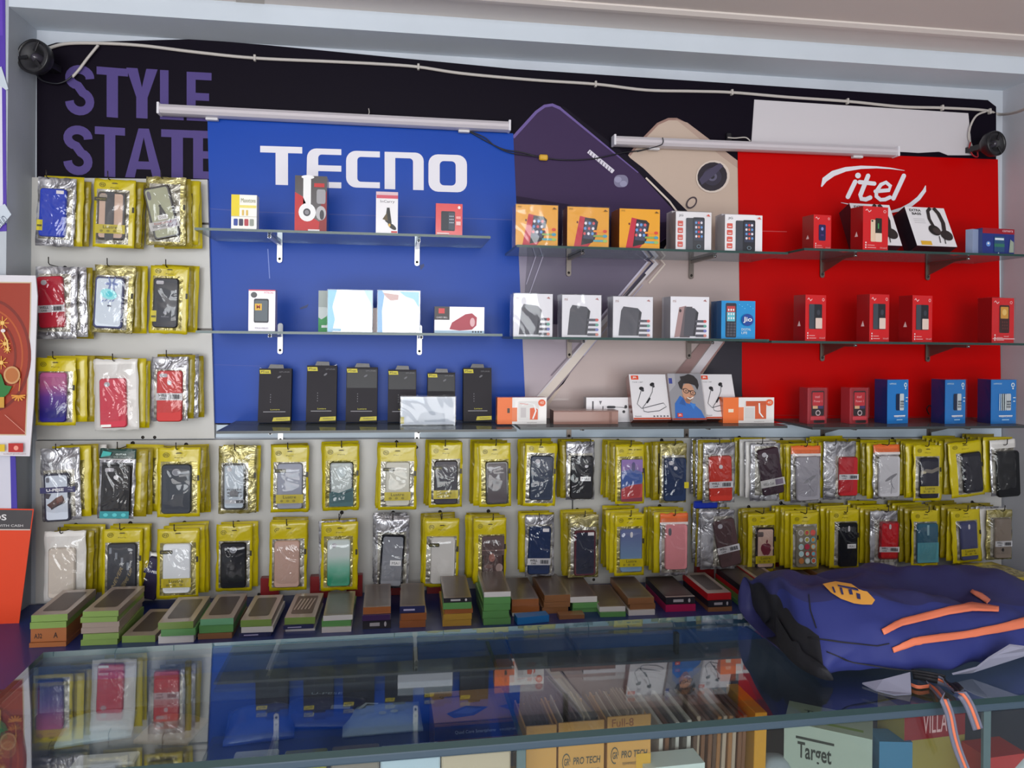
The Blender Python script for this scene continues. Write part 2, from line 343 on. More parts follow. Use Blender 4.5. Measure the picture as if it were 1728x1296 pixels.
# blue banner
BLU = mat('#0c42a4', .33, spec=.22, name='blue_banner', k=1.2, mottle=.08)
bb = panel('brand_banner', [(350, 200), (866, 225), (888, 714), (362, 714)], -.006, .002, BLU, 'blue banner behind the left shelves with big white block lettering', 'banner')
pr = Print(wallfn(-.006)); LW = mat('#d9d6e2', .35, coat=.2)
def tl(pts, x0, sl=.045): return [(x, y+(x-x0)*sl) for x, y in pts]
def arc(cx, cy, r, a0, a1, n=6, ry=None):
    ry = ry or r; return [(cx+r*math.cos(math.radians(a0+(a1-a0)*i/n)), cy-ry*math.sin(math.radians(a0+(a1-a0)*i/n))) for i in range(n+1)]
pr.poly(tl([(439, 246), (510, 246), (510, 257), (486, 257), (486, 311), (465, 311), (465, 257), (439, 257)], 439, .03), LW)
def Cshape(x0, y0, x1, y1, s, a, r=17, ri=6):
    return [(x1, y0)]+arc(x0+r, y0+r, r, 90, 180)+arc(x0+r, y1-r, r, 180, 270)+[(x1, y1), (x1, y1-a)]+arc(x0+s+ri, y1-a-ri, ri, 270, 180)+arc(x0+s+ri, y0+a+ri, ri, 180, 90)+[(x1, y0+a)]
E_ = [(576, 250)]+arc(534, 266, 16, 90, 180)+[(517, 316), (576, 316), (576, 306), (537, 306), (537, 288), (576, 288), (576, 278), (537, 278)]+arc(543, 266, 6, 180, 90)+[(576, 260)]
pr.poly(tl(E_, 517, .03), LW)
pr.poly(tl(Cshape(584, 254, 641, 316, 19, 10), 584, .03), LW)
n_ = [(649, 256)]+arc(701, 270, 14, 90, 0)+[(715, 319), (697, 319)]+arc(691, 272, 6, 0, 90)+[(667, 266), (667, 319), (649, 319)]
pr.poly(tl(n_, 649, .03), LW)
ou = rrect(723, 260, 788, 323, 16, 5); inn = rrect(742, 271, 769, 312, 7, 5)
ou = tl(ou, 723, .03); inn = tl(inn, 723, .03); n = len(ou)
pr.mb.add([pr.fn(x, y, pr.l) for x, y in ou+inn], [(i, (i+1) % n, (i+1) % n+n, i+n) for i in range(n)], LW)
pr.build('logo', bb)
pr = Print(wallfn(-.006)); pr.band([(351, 352), (440, 358), (867, 371)], 1.6, '#27439a'); pr.band([(351, 615), (450, 618)], 1, '#20409c'); pr.band([(452, 420), (455, 470)], 1.6, '#6d83c8')  # thin line across the full width, two short lines
pr.poly([(505, 520), (512, 517), (521, 513), (518, 519), (508, 522)], '#142a66'); pr.poly([(708, 448), (715, 445), (716, 449), (710, 456)], '#142a66'); pr.build('lines_and_scuffs', bb)
# red banner
RED = mat('#b00404', .35, spec=.1, name='red_banner', k=1.3, mottle=.06)
rb = panel('brand_banner', [(1245, 253), (1684, 269), (1690, 714), (1258, 714), (1250, 640)], -.006, .002, RED, 'red banner behind the right shelves with white slanted lettering and swoosh', 'banner')
pr = Print(wallfn(-.006))
def stroke(pts, wd): pr.band(pts, wd, LW)
def dot(x, y, r): pr.ell(x, y, r, r, LW)
for pts, wd in (([(1450, 312), (1435, 333)], 8), ([(1477, 302), (1460, 328)], 8), ([(1528, 296), (1507, 334)], 8)):
    pass
S = lambda zx, zy: (1280+zx*448/1708, 260+zy*340/1296)
for pts, wd in (([(622, 178), (575, 275)], 7.5), ([(705, 140), (655, 265), (662, 288), (690, 292), (718, 280)], 7.5), ([(650, 180), (745, 190)], 7), ([(935, 140), (868, 285)], 7.5),
                ([(752, 240), (840, 232), (848, 205), (820, 182), (788, 196), (758, 240), (758, 272), (785, 294), (815, 292), (845, 278)], 6.5)):
    q = [S(*p) for p in pts]; pr.band(q, wd, LW); dot(q[0][0], q[0][1], wd/2); dot(q[-1][0], q[-1][1], wd/2)
dot(*S(640, 138), 4.8)
q = [S(*p) for p in [(405, 210), (425, 165), (480, 125), (560, 98), (660, 85), (760, 85), (850, 92), (940, 106)]]; pr.band(q, [2, 9, 9.5, 7.5, 5.5, 3.6, 2.4, .6], LW)
q = [S(*p) for p in [(1075, 202), (1068, 235), (1030, 285), (980, 325), (920, 355), (850, 372), (760, 345), (650, 335), (530, 312)]]; pr.band(q, [1, 6, 7, 7, 6, 4, 4, 3.4, .6], LW)
pr.build('logo', rb)
pr = Print(wallfn(-.006)); pr.band([(1286, 390), (1328, 391)], 1.2, '#c2484a'); pr.band([(1256, 700), (1690, 705)], .9, '#8c1214'); pr.build('lines_and_scuffs', rb)
# white boards that carry the hooks
BOARD = mat('#b7b5b1', .38, coat=.12, name='white_board', mottle=.05)
bd1 = panel('peg_board', [(45, 299), (350, 303), (362, 740), (62, 742)], -.018, .0172, BOARD, 'upper left white board carrying three rows of hanging case packets', 'board')
bd2 = panel('peg_board', [(60, 744), (964, 739), (966, 1003), (60, 1018)], -.018, .0172, BOARD, 'lower white board carrying hooks below the left shelves', 'board')
bd3 = panel('peg_board', [(967, 739), (1690, 739), (1690, 985), (968, 1003)], -.018, .0172, BOARD, 'lower white board carrying hooks below the red and gold section', 'board')
st = panel('wall_batten', [(366, 717), (1690, 717), (1690, 737), (364, 738)], -.012, .012, mat('#b4c2cf', .4), 'pale blue grey batten strip between bottom shelves and lower boards', 'batten')
for bd, pts in ((bd1, [(324, 333), (337, 677), (241, 738), (261, 738), (243, 548)]), (bd2, [(703, 755), (437, 1003), (690, 991), (75, 878)]), (bd3, [(970, 983), (1002, 978), (1237, 968)])):
    for (x, y) in pts:
        mb = MB(); c = P(x, y, -.018); mb.lathe([(.0, -.002), (.0035, -.0018), (.0042, 0)], DKMETAL, 10, 'Y', c); mb.build('screw', bd)
# black rails of the left board
for (x0, x1, y) in ((318, 352, 377), (326, 358, 556)):
    a = P(x0, y, -.019); e = P(x1, y, -.019); mb = MB(); mb.box(a.x, e.x, -.021, -.018, a.z-.002, a.z+.003, DKMETAL); mb.build('edge_strip', bd1)
# ================================================================ shelves
SH = {}
def shelf(key, x0, x1, xpx, z, d, mt, label, xb=None):
    xa = P(x0, z, 0)  # unused
    a = P(x0, xpx, -d).x; e = P(x1, xpx, -d).x
    mb = MB(); th = .006; mb.box(a, e, -d, -.0095, z-th, z, mt, dict(F=EDGE, R=EDGE, L=EDGE) if mt is not GLASS_LOW else dict(F=mat('#353a3c', .3), L=mat('#353a3c', .3), R=mat('#353a3c', .3)))
    tag(mb.build('glass_shelf'), label, 'shelf'); SH[key] = (z, d, a, e)
shelf('L1', 328, 828, 390, 1.742, .22, GLASS_SHELF, 'upper glass shelf on the blue banner carrying headphones box')
shelf('L2', 330, 848, 560, 1.505, .22, GLASS_SHELF, 'middle glass shelf on the blue banner, carrying square glossy boxes')
shelf('L3', 365, 872, 726, 1.273, .22, GLASS_LOW, 'bottom grey shelf on the blue banner carrying black earphone packs')
shelf('C1', 872, 1330, 418, 1.723, .22, GLASS_SHELF, 'upper glass shelf before the printed phones, carrying yellow phone boxes')
shelf('C2', 866, 1298, 570, 1.4985, .22, GLASS_SHELF, 'middle glass shelf before the printed phones, carrying white phone boxes')
shelf('C3', 878, 1329, 720, 1.2765, .22, GLASS_LOW, 'bottom grey shelf before the printed phones carrying earphone boxes')
shelf('R1', 1357, 1740, 422, 1.735, .22, GLASS_SHELF, 'upper glass shelf on the red banner carrying headphone boxes')
shelf('R2', 1302, 1740, 577, 1.495, .22, GLASS_SHELF, 'middle glass shelf on the red banner carrying red phone boxes')
shelf('R3', 1371, 1740, 720, 1.272, .22, GLASS_LOW, 'bottom grey shelf on the red banner carrying blue phone boxes')
WM = mat('#d8d8d8', .3, .3, name='white_bracket'); BR = mat('#6b625c', .35, .7, name='bronze_bracket')
names = dict(L='blue', C='printed phone', R='red'); rows = {'1': 'upper', '2': 'middle', '3': 'bottom'}
for key, xs, mt in (('L1', (472, 704), WM), ('L2', (473, 708), WM), ('L3', (474, 704), WM), ('C1', (960, 1167), BR), ('C2', (961, 1163), BR), ('C3', (960, 1158), BR), ('R1', (1388, 1566), BR), ('R2', (1388, 1566), BR), ('R3', (1388, 1567), BR)):
    z = SH[key][0]
    for i, px in enumerate(xs):
        yw = 567-(z-1.5)*600; x = P(px, yw, -.012).x
        r = empty('shelf_bracket', (x, -.0095, z-.006))
        yb = -.0125 if key[1] == '3' else 0
        m1 = MB(); y_ = -.003 if key[1] == '3' else 0
        m1.prism(rrect(-.0065, -.052, .0065, .028 if key[1] != '3' else -.002, .006), -.0035+y_, 0+y_, mt); m1.build('wall_plate', r)
        m2 = MB(); m2.box(-.004, .004, -.165, -.002, -.008, -.001, mt); m2.add([(-.002, -.12, -.006), (-.002, -.003, -.006), (-.002, -.003, -.038), (.002, -.12, -.006), (.002, -.003, -.006), (.002, -.003, -.038)], [(0, 1, 2), (5, 4, 3), (0, 3, 4, 1), (1, 4, 5, 2), (2, 5, 3, 0)], mt) if key[0] == 'R' else None; m2.build('arm', r)
        m3 = MB(); m3.lathe([(0, -.0055), (.003, -.005), (.0036, -.0035)], DKMETAL, 10, 'Y', (0, y_, -.042)); m3.build('screw', r)
        m4 = MB(); m4.lathe([(0, -.169), (.0035, -.168), (.0035, -.165)], CHROME, 10, 'Y', (0, 0, -.0045)); m4.build('end_cap', r)
        tag(r, '%s metal bracket under the %s shelf of the %s section' % (('left', 'right')[i], rows[key[1]], names[key[0]]), 'bracket')
# ================================================================ lamps, cables, speakers
def tube_light(p0, p1, Y, label, ends):
    a = P(*p0, Y); e = P(*p1, Y); d = e-a; L = d.length; r = empty('tube_light', a); ang = math.atan2(-d.z, d.x); r.rotation_euler = (0, ang, 0)
    m = MB(); sec = [(.0, .013), (-.012, .011), (-.018, .003), (-.018, -.004), (-.012, -.011), (0, -.013), (.012, -.013), (.012, .013)]
    vs = [(x, y, z) for x in (0, L) for y, z in sec]; n = len(sec)
    m.add(vs, [(i, (i+1) % n, (i+1) % n+n, i+n) for i in range(n)]+[tuple(range(n)), tuple(range(n, 2*n))], mat('#bfb8bd', .3, coat=.3, name='lamp_diffuser')); m.build('diffuser', r)
    for x in (-.006, L): 
        m = MB(); m.bbox(x, x+.006, -.019, .0125, -.0145, .0145, '#d3d0d6'); m.build('end_cap', r)
    for x in (L*.12, L*.85):
        m = MB(); m.bbox(x, x+.03, .002, .0165, -.019, -.0125, '#c9c6c8'); m.build('mounting_clip', r)
    return tag(r, label, 'tube light')
tube_light((272, 185), (857, 214), -.028, 'unlit white tube light across the top of the blue banner', 0)
tube_light((1037, 238), (1509, 257), -.028, 'unlit white tube light above the red banner', 0)
CABLE = mat('#b3aca6', .5, name='white_cable')
def wire(name, pts, Y, r, mt, label, cat, sub=6):
    q = []
    pts = [Vector(P(x, y, Y if len(p) == 0 else p[0])) for x, y, *p in pts]
    for i in range(len(pts)-1):
        p0 = pts[max(i-1, 0)]; p1 = pts[i]; p2 = pts[i+1]; p3 = pts[min(i+2, len(pts)-1)]
        for k in range(sub):
            t = k/sub; q.append(.5*((2*p1)+(p2-p0)*t+(2*p0-5*p1+4*p2-p3)*t*t+(3*p1-p0-3*p2+p3)*t**3))
    q.append(pts[-1]); m = MB(); m.tube(q, r, mt, 8); o = m.build(name)
    return tag(o, label, cat) if label else o
cb = wire('power_cable', [(76, 84), (110, 74), (168, 73), (240, 77), (330, 88), (430, 98), (560, 104), (640, 108), (706, 113), (780, 124), (900, 135), (1005, 142), (1090, 152), (1170, 154), (1235, 156), (1330, 164), (1430, 171), (1520, 180), (1590, 182), (1660, 186), (1688, 193), (1722, 187, -.16), (1760, 165, -.3)], -.009, .0042, CABLE, 'thick white cable clipped across the top of the black poster', 'cable')
for (x, y) in ((430, 98), (706, 113), (1005, 142), (1235, 156), (1430, 171), (1590, 182), (1670, 188)):
    c = P(x, y, -.009); m = MB(); m.bbox(c.x-.003, c.x+.003, c.y-.0056, -.0035, c.z-.008, c.z+.008, CABLE); m.build('cable_clip', cb)
wire('speaker_wire', [(166, 76), (148, 98), (133, 118), (122, 130)], -.014, .0035, CABLE, 'short white wire slanting from the cable to the left speaker', 'wire')
wire('speaker_wire', [(1664, 188), (1648, 195), (1638, 212), (1635, 232), (1642, 252)], -.014, .003, CABLE, 'curved white wire dropping to the right speaker', 'wire')
wire('speaker_wire', [(60, 124), (72, 136), (95, 141), (112, 136), (122, 128)], -.016, .0022, mat('#14141c', .4), 'black wire looping under the left speaker', 'wire')
wire('lamp_wire', [(770, 214), (795, 224), (820, 238), (850, 252), (880, 257), (912, 265), (950, 270), (1000, 268), (1050, 258), (1090, 252), (1118, 240)], -.012, .0017, mat('#101018', .4), 'thin black wire sagging between the two tube lights', 'wire')
wire('lamp_wire', [(790, 220), (818, 232), (835, 246), (862, 258), (905, 264), (912, 265)], -.015, .0015, mat('#101018', .4), 'second thin black wire below the blue banner lamp', 'wire')
wire('lamp_wire', [(1118, 232), (1119, 240), (1112, 246), (1075, 256)], -.05, .0014, mat('#1c1c24', .4), 'short black wire wrapped at the left end of the right lamp', 'wire')
wire('lamp_wire', [(1228, 232), (1240, 233), (1258, 232), (1266, 238)], -.02, .0018, CABLE, 'short white wire entering the top of the right lamp', 'wire')
wire('lamp_wire', [(620, 197), (623, 190), (622, 183)], -.02, .0012, CABLE, 'tiny white wire end standing above the left lamp', 'wire')
wire('lamp_wire', [(1638, 240), (1636, 250), (1642, 262), (1650, 264), (1648, 250)], -.02, .0022, mat('#a31720', .4), 'small red wire loop beside the right speaker', 'wire')
m = MB(); c = P(917, 266, -.016); m.bbox(c.x-.012, c.x+.012, c.y-.006, c.y+.006, c.z-.008, c.z+.008, mat('#c79a28', .35, coat=.3), .003); t = tag(m.build('wire_connector'), 'small yellow connector on the black lamp wire', 'connector')
m = MB(); c = P(1229, 232, -.008); m.bbox(c.x-.007, c.x+.007, c.y-.008, -.004, c.z-.011, c.z+.012, mat('#141218', .4), .002); t = tag(m.build('cable_clip'), 'small black clip holding the white wire near the white sheet', 'clip')
def speaker(px, py, rad, Y, label, yaw):
    c = P(px, py, Y); r = empty('wall_speaker', c); r.rotation_euler = (0, 0, yaw)
    dkp = mat('#17161a', .4, coat=.1); m = MB(); m.lathe([(0, .03), (rad*.55, .03), (rad*.95, .012), (rad, 0), (rad, -.01), (rad*.93, -.014), (rad*.86, -.008)], dkp, 32); m.build('housing', r)
    m = MB(); m.lathe([(rad*.86, -.008), (rad*.72, -.011), (rad*.45, .012), (rad*.3, .016)], mat('#252428', .55), 32); m.build('cone', r)
    m = MB(); m.lathe([(rad*.3, .014), (rad*.27, -.002), (rad*.12, -.010), (0, -.011)], mat('#3a3640', .25, coat=.5), 24); m.build('dust_cap', r)
    for k in range(3): 
        a = 2*math.pi*k/3+.4; m = MB(); m.bbox(-.004, .004, -.013, -.009, rad*.3, rad*.9, dkp); o = m.build('grille_bar', r); o.rotation_euler = (0, a, 0)
    m = MB(); m.box(-.01, .01, .03, -Y-.005, -.008, .008, dkp); o = m.build('mount', r); o.rotation_euler = (0, 0, -yaw*.3)
    return tag(r, label, 'speaker')
speaker(60, 97, .041, -.09, 'round black speaker at the upper left corner of the poster', -.25)
speaker(1676, 243, .036, -.09, 'round black speaker at the upper right beside the white sheet', .2)
# ================================================================ boxes on the shelves
def facefn(W, H, y0=0.0):   # front face of a box whose base centre is the origin
    return lambda u, v, l: (W*(u-.5), y0-l, H*v)
WHITE = '#d5d2d6'
def carton(name, label, cat, shelf_key, rect, yf=None, depth=.045, col=WHITE, side=None, top=None, lean=0, yaw=0, design=None, group=None, rough=.3, coat=.4, gloss=None, W=None):
    z, d, xa, xb = SH[shelf_key]; x0, y0, x1, y1 = rect
    if shelf_key[1] == '3':
        if yf is None: yf = PZ((x0+x1)/2, y1, z).y
        yf = max(yf, -d+.004)
        if name == 'earphone_pack': yf = min(yf, -.085)
    elif yf is None: yf = -d+.012
    A = P(x0, y1, yf); B = P(x1, y1, yf); T = P((x0+x1)/2, y0, yf+math.tan(lean)*.11)
    W = (B.x-A.x) if W is None else W; H = (T.z-z-depth*math.sin(lean))/math.cos(lean)
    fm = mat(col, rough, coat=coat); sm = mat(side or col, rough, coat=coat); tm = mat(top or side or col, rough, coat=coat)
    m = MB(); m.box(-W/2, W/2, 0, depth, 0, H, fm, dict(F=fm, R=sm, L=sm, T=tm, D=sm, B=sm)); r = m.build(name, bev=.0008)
    r.location = ((A.x+B.x)/2, yf, z+.0004); r.rotation_euler = (-lean, 0, yaw)
    if lean > 0: r.location.z += depth*math.sin(lean)
    if design:
        for nm, fn in design:
            p = Print(facefn(W, H)); fn(p); p.build(nm, r)
    if gloss:
        m = MB(); e = .0016; m.box(-W/2-e, W/2+e, -e-.002, depth+e, .0, H+e, FILM2); m.build('shrink_wrap', r)
    return tag(r, label, cat, group)
def L_(f): return f
# --- top left shelf
def d1(p): p.rect(.0, .38, .32, 1, '#d9c21a'); p.rect(.3, .62, .98, .7, '#e0cf6a'); p.text('Maxxtons', .38, .78, .95, .9, '#6b6a30'); [p.rect(.42+i*.16, .4, .5+i*.16, .56, '#cfae52') for i in (0, 1)]; p.rect(.0, .36, 1, .375, '#b9b6a8'); [p.rr(.1+i*.21, .1 - i*.0, .26+i*.21, .3, .03, c) for i, c in enumerate(('#27408f', '#32304a', '#a53540', '#8a8f86'))]
carton('charger_box', 'small white and yellow box at left of the upper blue shelf', 'box', 'L1', (390, 329, 433, 382), col='#dedbd2', design=[('front_print', d1)], depth=.03)
def d2(p):
    p.poly([(0, 0), (1, 0), (1, .1), (.55, .25), (.25, .62), (.0, .7)], '#b0191c'); p.poly([(.75, .0), (1, 0), (1, .75), (.82, .5)], '#7d1216'); p.rect(.6, .8, .92, .87, '#b3191c'); p.rect(.42, .0, .78, .035, '#d9d4d6'); p.rr(.68, .5, .96, .76, .05, '#908e92'); p.ell(.82, .33, .16, .13, '#a9a7aa'); p.ell(.85, .3, .07, .09, '#35333a')
def d2h(p): p.rect(.26, .36, .5, .96, '#e2dfe2'); p.ell(.4, .975, .2, .035, '#e2dfe2'); p.ell(.39, .34, .27, .165, '#e2dfe2'); p.ell(.38, .34, .115, .07, '#3b3940'); p.ell(.38, .34, .07, .042, '#7c7a80')
carton('headphone_box', 'tall black and red box with white headphones overlapping the white banner lettering', 'box', 'L1', (497, 297, 551, 389), col='#241517', design=[('front_print', d2), ('headphones_picture', d2h)], depth=.05)
def d3(p): p.rect(.0, .9, 1, 1, '#c9adb4'); p.rect(.02, .84, 1, .92, '#c04a5c'); p.text('InCarry', .2, .72, .85, .8, '#55515a'); p.poly([(.42, .3), (.5, .62), (.62, .62), (.72, .25), (.6, .22)], '#1f1b1c'); p.poly([(.3, .34), (.5, .5), (.55, .3)], '#57462a'); p.ell(.74, .17, .2, .06, '#2a2522', -.3); p.rect(.7, .02, .98, .06, '#c23a3c'); p.ell(.62, .2, .05, .04, '#c7a04c')
carton('car_charger_box', 'narrow white pack with pink header and black car charger picture', 'box', 'L1', (634, 324, 671, 396), col='#d3d0d3', design=[('front_print', d3)], depth=.025)
def d4(p): p.rr(.2, .14, .72, .76, .04, '#262a33'); p.rr(.48, .18, .7, .72, .03, '#3c4450'); [p.ell(.57+.09*(i % 2), .6-.1*(i//2), .03, .02, '#a9b3bd') for i in range(6)]; p.ell(.87, .88, .05, .05, '#e6d5d5'); p.rect(.76, .5, .96, .62, '#d88'); p.rect(.76, .3, .96, .44, '#e2b6b6')
d4_ = lambda p: (p.rr(.2, .14, .72, .76, .04, '#262a33'), p.rr(.48, .18, .7, .72, .03, '#3c4450'), [p.ell(.53+.06*(i % 3), .6-.1*(i//3), .022, .02, '#a9b3bd') for i in range(9)], p.ell(.87, .88, .05, .05, '#e6d5d5'), p.rect(.76, .52, .93, .6, '#dd9a98'), p.rect(.76, .32, .93, .44, '#e2b6b6'), p.rect(.05, .03, .5, .07, '#e0c8c8'))
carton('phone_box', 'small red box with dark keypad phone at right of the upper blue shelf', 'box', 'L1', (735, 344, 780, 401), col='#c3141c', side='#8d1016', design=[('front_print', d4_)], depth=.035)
# --- middle left shelf
def d5(p): p.rect(0, .97, 1, 1, '#b8405a'); p.text('PITRON', .58, .9, .92, .95, '#c04a55'); p.ell(.2, .87, .12, .07, '#4b4a4e'); p.rr(.2, .2, .76, .78, .05, '#26282e'); p.rr(.24, .24, .72, .74, .03, '#4f5960'); p.rect(.24, .5, .5, .66, '#d0a52a'); p.text('M', .3, .54, .44, .63, '#a02c20', .02); p.text('PITRON WIRELESS', .25, .05, .75, .09, '#8b8790')
carton('power_bank_box', 'white box with dark power bank picture at left of the middle blue shelf', 'box', 'L2', (419, 489, 464, 555), col='#d8d3da', design=[('front_print', d5)], depth=.03, side='#b9a6ae')
def d6(p): p.poly([(0, 0), (1, 0), (1, .42), (.5, .5), (.1, .3), (0, .35)], '#1b8a3f'); p.rect(.1, .1, .8, .16, '#dfe7df'); p.rect(0, .6, 1, 1, '#9aa39f')
carton('tablet_box', 'thin grey and green box edge behind the bright square boxes', 'box', 'L2', (537, 491, 590, 556), yf=-.13, col='#8e9894', design=[('front_print', d6)], depth=.04)
WRAP = dict(rough=.12, coat=1)
def d7(p): p.poly([(0, 0), (.1, 0), (.16, .3), (.1, .6), (.2, 1), (0, 1)], '#4aa3c8'); p.poly([(.8, 1), (1, 1), (1, .4), (.96, .7)], '#9cc9da'); p.rect(.05, .02, .3, .08, '#3f8ab0')
carton('speaker_box', 'left of two square shiny blue-edged wrapped boxes with painted white glare', 'box', 'L2', (553, 490, 628, 557), col='#e9edf0', side='#2a7fb8', lean=.0, design=[('front_print', d7)], depth=.045, gloss=1)  # white front colour stands in for the sky's reflection
def d8(p): p.poly([(0, 0), (.12, 0), (.1, .5), (.16, .92), (.1, 1), (0, 1)], '#2f87bd'); p.poly([(.12, .95), (.5, .9), (.48, .78), (.3, .76), (.2, .84)], '#a7776f'); p.poly([(.5, .98), (.98, .98), (.98, .6), (.85, .8), (.66, .86)], '#6fb3d2')
carton('speaker_box', 'right of two square shiny blue-edged wrapped boxes with painted white glare', 'box', 'L2', (637, 491, 708, 558), col='#e6ebee', side='#2a7fb8', lean=.0, design=[('front_print', d8)], depth=.045, gloss=1)  # front whitened as if mirroring the bright sky
carton('tablet_box', 'brown box edge showing between the two shiny square boxes', 'box', 'L2', (624, 520, 640, 557), yf=-.15, col='#7a3a26', depth=.03)
def d9(p): p.rect(0, .5, .3, 1, '#3a3436'); p.rect(.08, .74, .2, .93, '#c33a3c'); p.text('CAREY BELL', .04, .56, .26, .62, '#c9c4c8'); p.poly([(.3, .15), (.35, .4), (.62, .72), (.75, .76), (.85, .6), (.84, .3), (.75, .14), (.5, .1)], '#a03846'); p.ell(.76, .42, .05, .17, '#d0a3a8'); p.rect(0, .0, 1, .1, '#a9c4d6'); [p.ell(.77+i*.055, .06, .018, .035, '#2c3444') for i in range(4)]
carton('speaker_box', 'long white box with dark red portable speaker picture', 'box', 'L2', (733, 518, 817, 560), col='#d9d4da', side='#8d8690', design=[('speaker_picture', d9)], depth=.05, yf=-.19)
# --- black earphone packs on the bottom left shelf
def dpack(blk):
    def f(p):
        if blk: p.rect(.02, .62, .98, .96, '#121015')
        p.poly([(.03, .90), (.36, .90), (.34, .97), (.01, .97)], '#c4b61c'); p.text('PTron', .06, .915, .3, .955, '#333012', .02)
        p.text('SPUNK', .62, .92, .95, .945, '#6a676c'); p.ell(.62, .84, .06, .018, '#5c5a60', .3)
        [p.rect(.36, .5-i*.045, .38, .52-i*.045, '#77747a') for i in range(4)]
        p.text('Lumiere', .38, .225, .66, .25, '#c9c13c'); p.rect(.16, .19, .84, .2, '#9a979c')
        p.poly([(.44, .02), (.99, .03), (.99, .1), (.48, .09)], '#c4b61c'); p.text('WARRANTY', .56, .045, .92, .075, '#4a4512')
    return f
packs = [(435, 622, 490, 711, 0, .03, 'first'), (516, 617, 567, 711, 0, .02, 'second'), (583, 620, 636, 711, 1, .0, 'third'), (654, 624, 702, 713, 1, 0, 'fourth'), (721, 629, 768, 713, 1, 0, 'fifth'), (782, 621, 830, 711, 0, 0, 'sixth')]
extra = ['at the left end of the bottom blue shelf', 'with a crumpled clear top, beside the left end pack', 'third from the left, with black upper band', 'half hidden behind the left end of silver wrapped box', 'behind the right end of the silver wrapped box', 'at the right end beside the orange white box']
for (x0, y0, x1, y1, blk, yw, nm), ex in zip(packs, extra):
    r = carton('earphone_pack', 'tall black yellow-labelled earphone pack %s' % ex, 'pack', 'L3', (x0, y0, x1, y1), col='#28252a', side='#1d1b1f', lean=.14, yaw=yw, design=[('front_print', dpack(blk))], depth=.028, rough=.75, coat=0)
    W = P(x1, y1, r.location.y).x-P(x0, y1, r.location.y).x; H = max(v.co.z for v in r.data.vertices)
    m = MB(); m.prism([(-W*.25, H-.001), (W*.25, H-.001), (W*.22, H+.010), (-W*.18, H+.011)], .006, .009, mat('#1d1b20', .25, coat=.5)); m.build('hanging_tab', r)
    m = MB(); rnd = random.Random(x0); vs = []; 
    for i in range(9):
        for j in range(3): vs.append((-W/2-.001+(W+.002)*i/8+rnd.uniform(-.002, .002), .004+j*.004+rnd.uniform(-.002, .002), H-.004+j*.005+rnd.uniform(-.003, .004)))
    m.add(vs, [(i*3+j, i*3+j+1, i*3+j+4, i*3+j+3) for i in range(8) for j in range(2)], FILM); m.build('plastic_wrap', r)
def d10(p): p.rr(.03, .05, .97, .95, .03, '#b8bfca'); p.poly([(.3, .12), (.36, .42), (.55, .5), (.8, .42), (.82, .12)], '#a0a9b6'); p.rect(.02, .0, .97, .03, '#54565c'); p.rect(.0, .06, .06, .3, '#b9ad54')
carton('phone_box', 'silver wrapped flat box lying before the black earphone packs', 'box', 'L3', (676, 670, 768, 718), col='#c7ccd4', design=[('front_print', d10)], depth=.04, gloss=1, rough=.15)
# --- centre upper shelf: phone boxes
def dyel(p, wrap=0):
    p.poly([(.16, .02), (.3, .78), (.68, .70), (.72, .3), (.5, .02)], '#b32036'); p.ell(.24, .62, .02, .03, '#5f101e'); p.poly([(.33, .05), (.42, .74), (.66, .72), (.74, .64), (.66, .2), (.6, .12)], '#1c1a1f'); p.poly([(.38, .22), (.44, .68), (.69, .62), (.62, .2)], '#3b3f56')
    [p.ell(.44+.095*(i % 3)+(i//3)*-.015, .6-.13*(i//3), .032, .038, ('#d8d4dc', '#5f8fc8', '#c9575c')[(i+i//3) % 3]) for i in range(9)]
    [p.rr(.62+.0*i, .38-i*.12, .96, .43-i*.12, .02, ('#e08a28', '#7f9a4a', '#58a0a8')[i]) for i in range(3)]; [p.ell(.9, .405-i*.12, .05, .04, ('#c9402c', '#3f8ea8', '#8fae55')[i]) for i in range(3)]
    p.poly([(.86, .9), (.9, .95), (.97, .9)], '#6b4a12'); p.text('mi', .04, .92, .12, .97, '#7d5b1a')
for i, (rc, ex) in enumerate((((870, 346, 941, 412), 'at the left end of the shelf, most hidden by glare'), ((957, 350, 1027, 414), 'second from the left with glare across the phone'), ((1045, 353, 1113, 416), 'third from the left, with clear red phone picture'))):
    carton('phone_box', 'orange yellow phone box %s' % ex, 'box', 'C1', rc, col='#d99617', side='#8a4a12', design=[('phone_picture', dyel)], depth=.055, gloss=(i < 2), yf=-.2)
    if i == 2:
        carton('phone_box', 'second orange box standing directly behind the clear red phone box', 'box', 'C1', (1040, 355, 1108, 414), col='#b87814', side='#8a4a12', depth=.05, yf=-.143)
def dwh(p):
    [p.rr(.05, .08+i*.18, .2, .22+i*.18, .02, '#c9564a') for i in range(4)]; [p.rect(.08, .12+i*.18, .17, .14+i*.18, '#e6d9d9') for i in range(4)]
    p.text('JG', .08, .86, .2, .93, '#45454d'); p.rr(.28, .0, .5, .84, .03, '#3a3d46'); p.rr(.47, .0, .8, .86, .04, '#20222a'); p.rr(.51, .26, .76, .8, .02, '#33384c')
    [p.ell(.56+.075*(i % 3), .72-.12*(i//3), .03, .034, ('#5f8fc8', '#d06a4c', '#d8d4dc', '#c9404c')[(i*3+i//3) % 4]) for i in range(12)]; p.ell(.63, .1, .06, .05, '#6b7c86'); p.ell(.63, .1, .04, .035, '#20222a'); p.poly([(.84, .9), (.9, .95), (.95, .88)], '#c9564a')
for rc, ex in (((1140, 358, 1200, 419), 'left one in crinkled wrap'), ((1223, 363, 1286, 422), 'right one beside red banner')):
    carton('phone_box', 'white box with orange icons on the upper shelf, %s' % ex, 'box', 'C1', rc, col='#dcd9dc', side='#a9a4a6', design=[('phone_picture', dwh)], depth=.05, yf=-.2, gloss=1 if 'left' in ex else None)
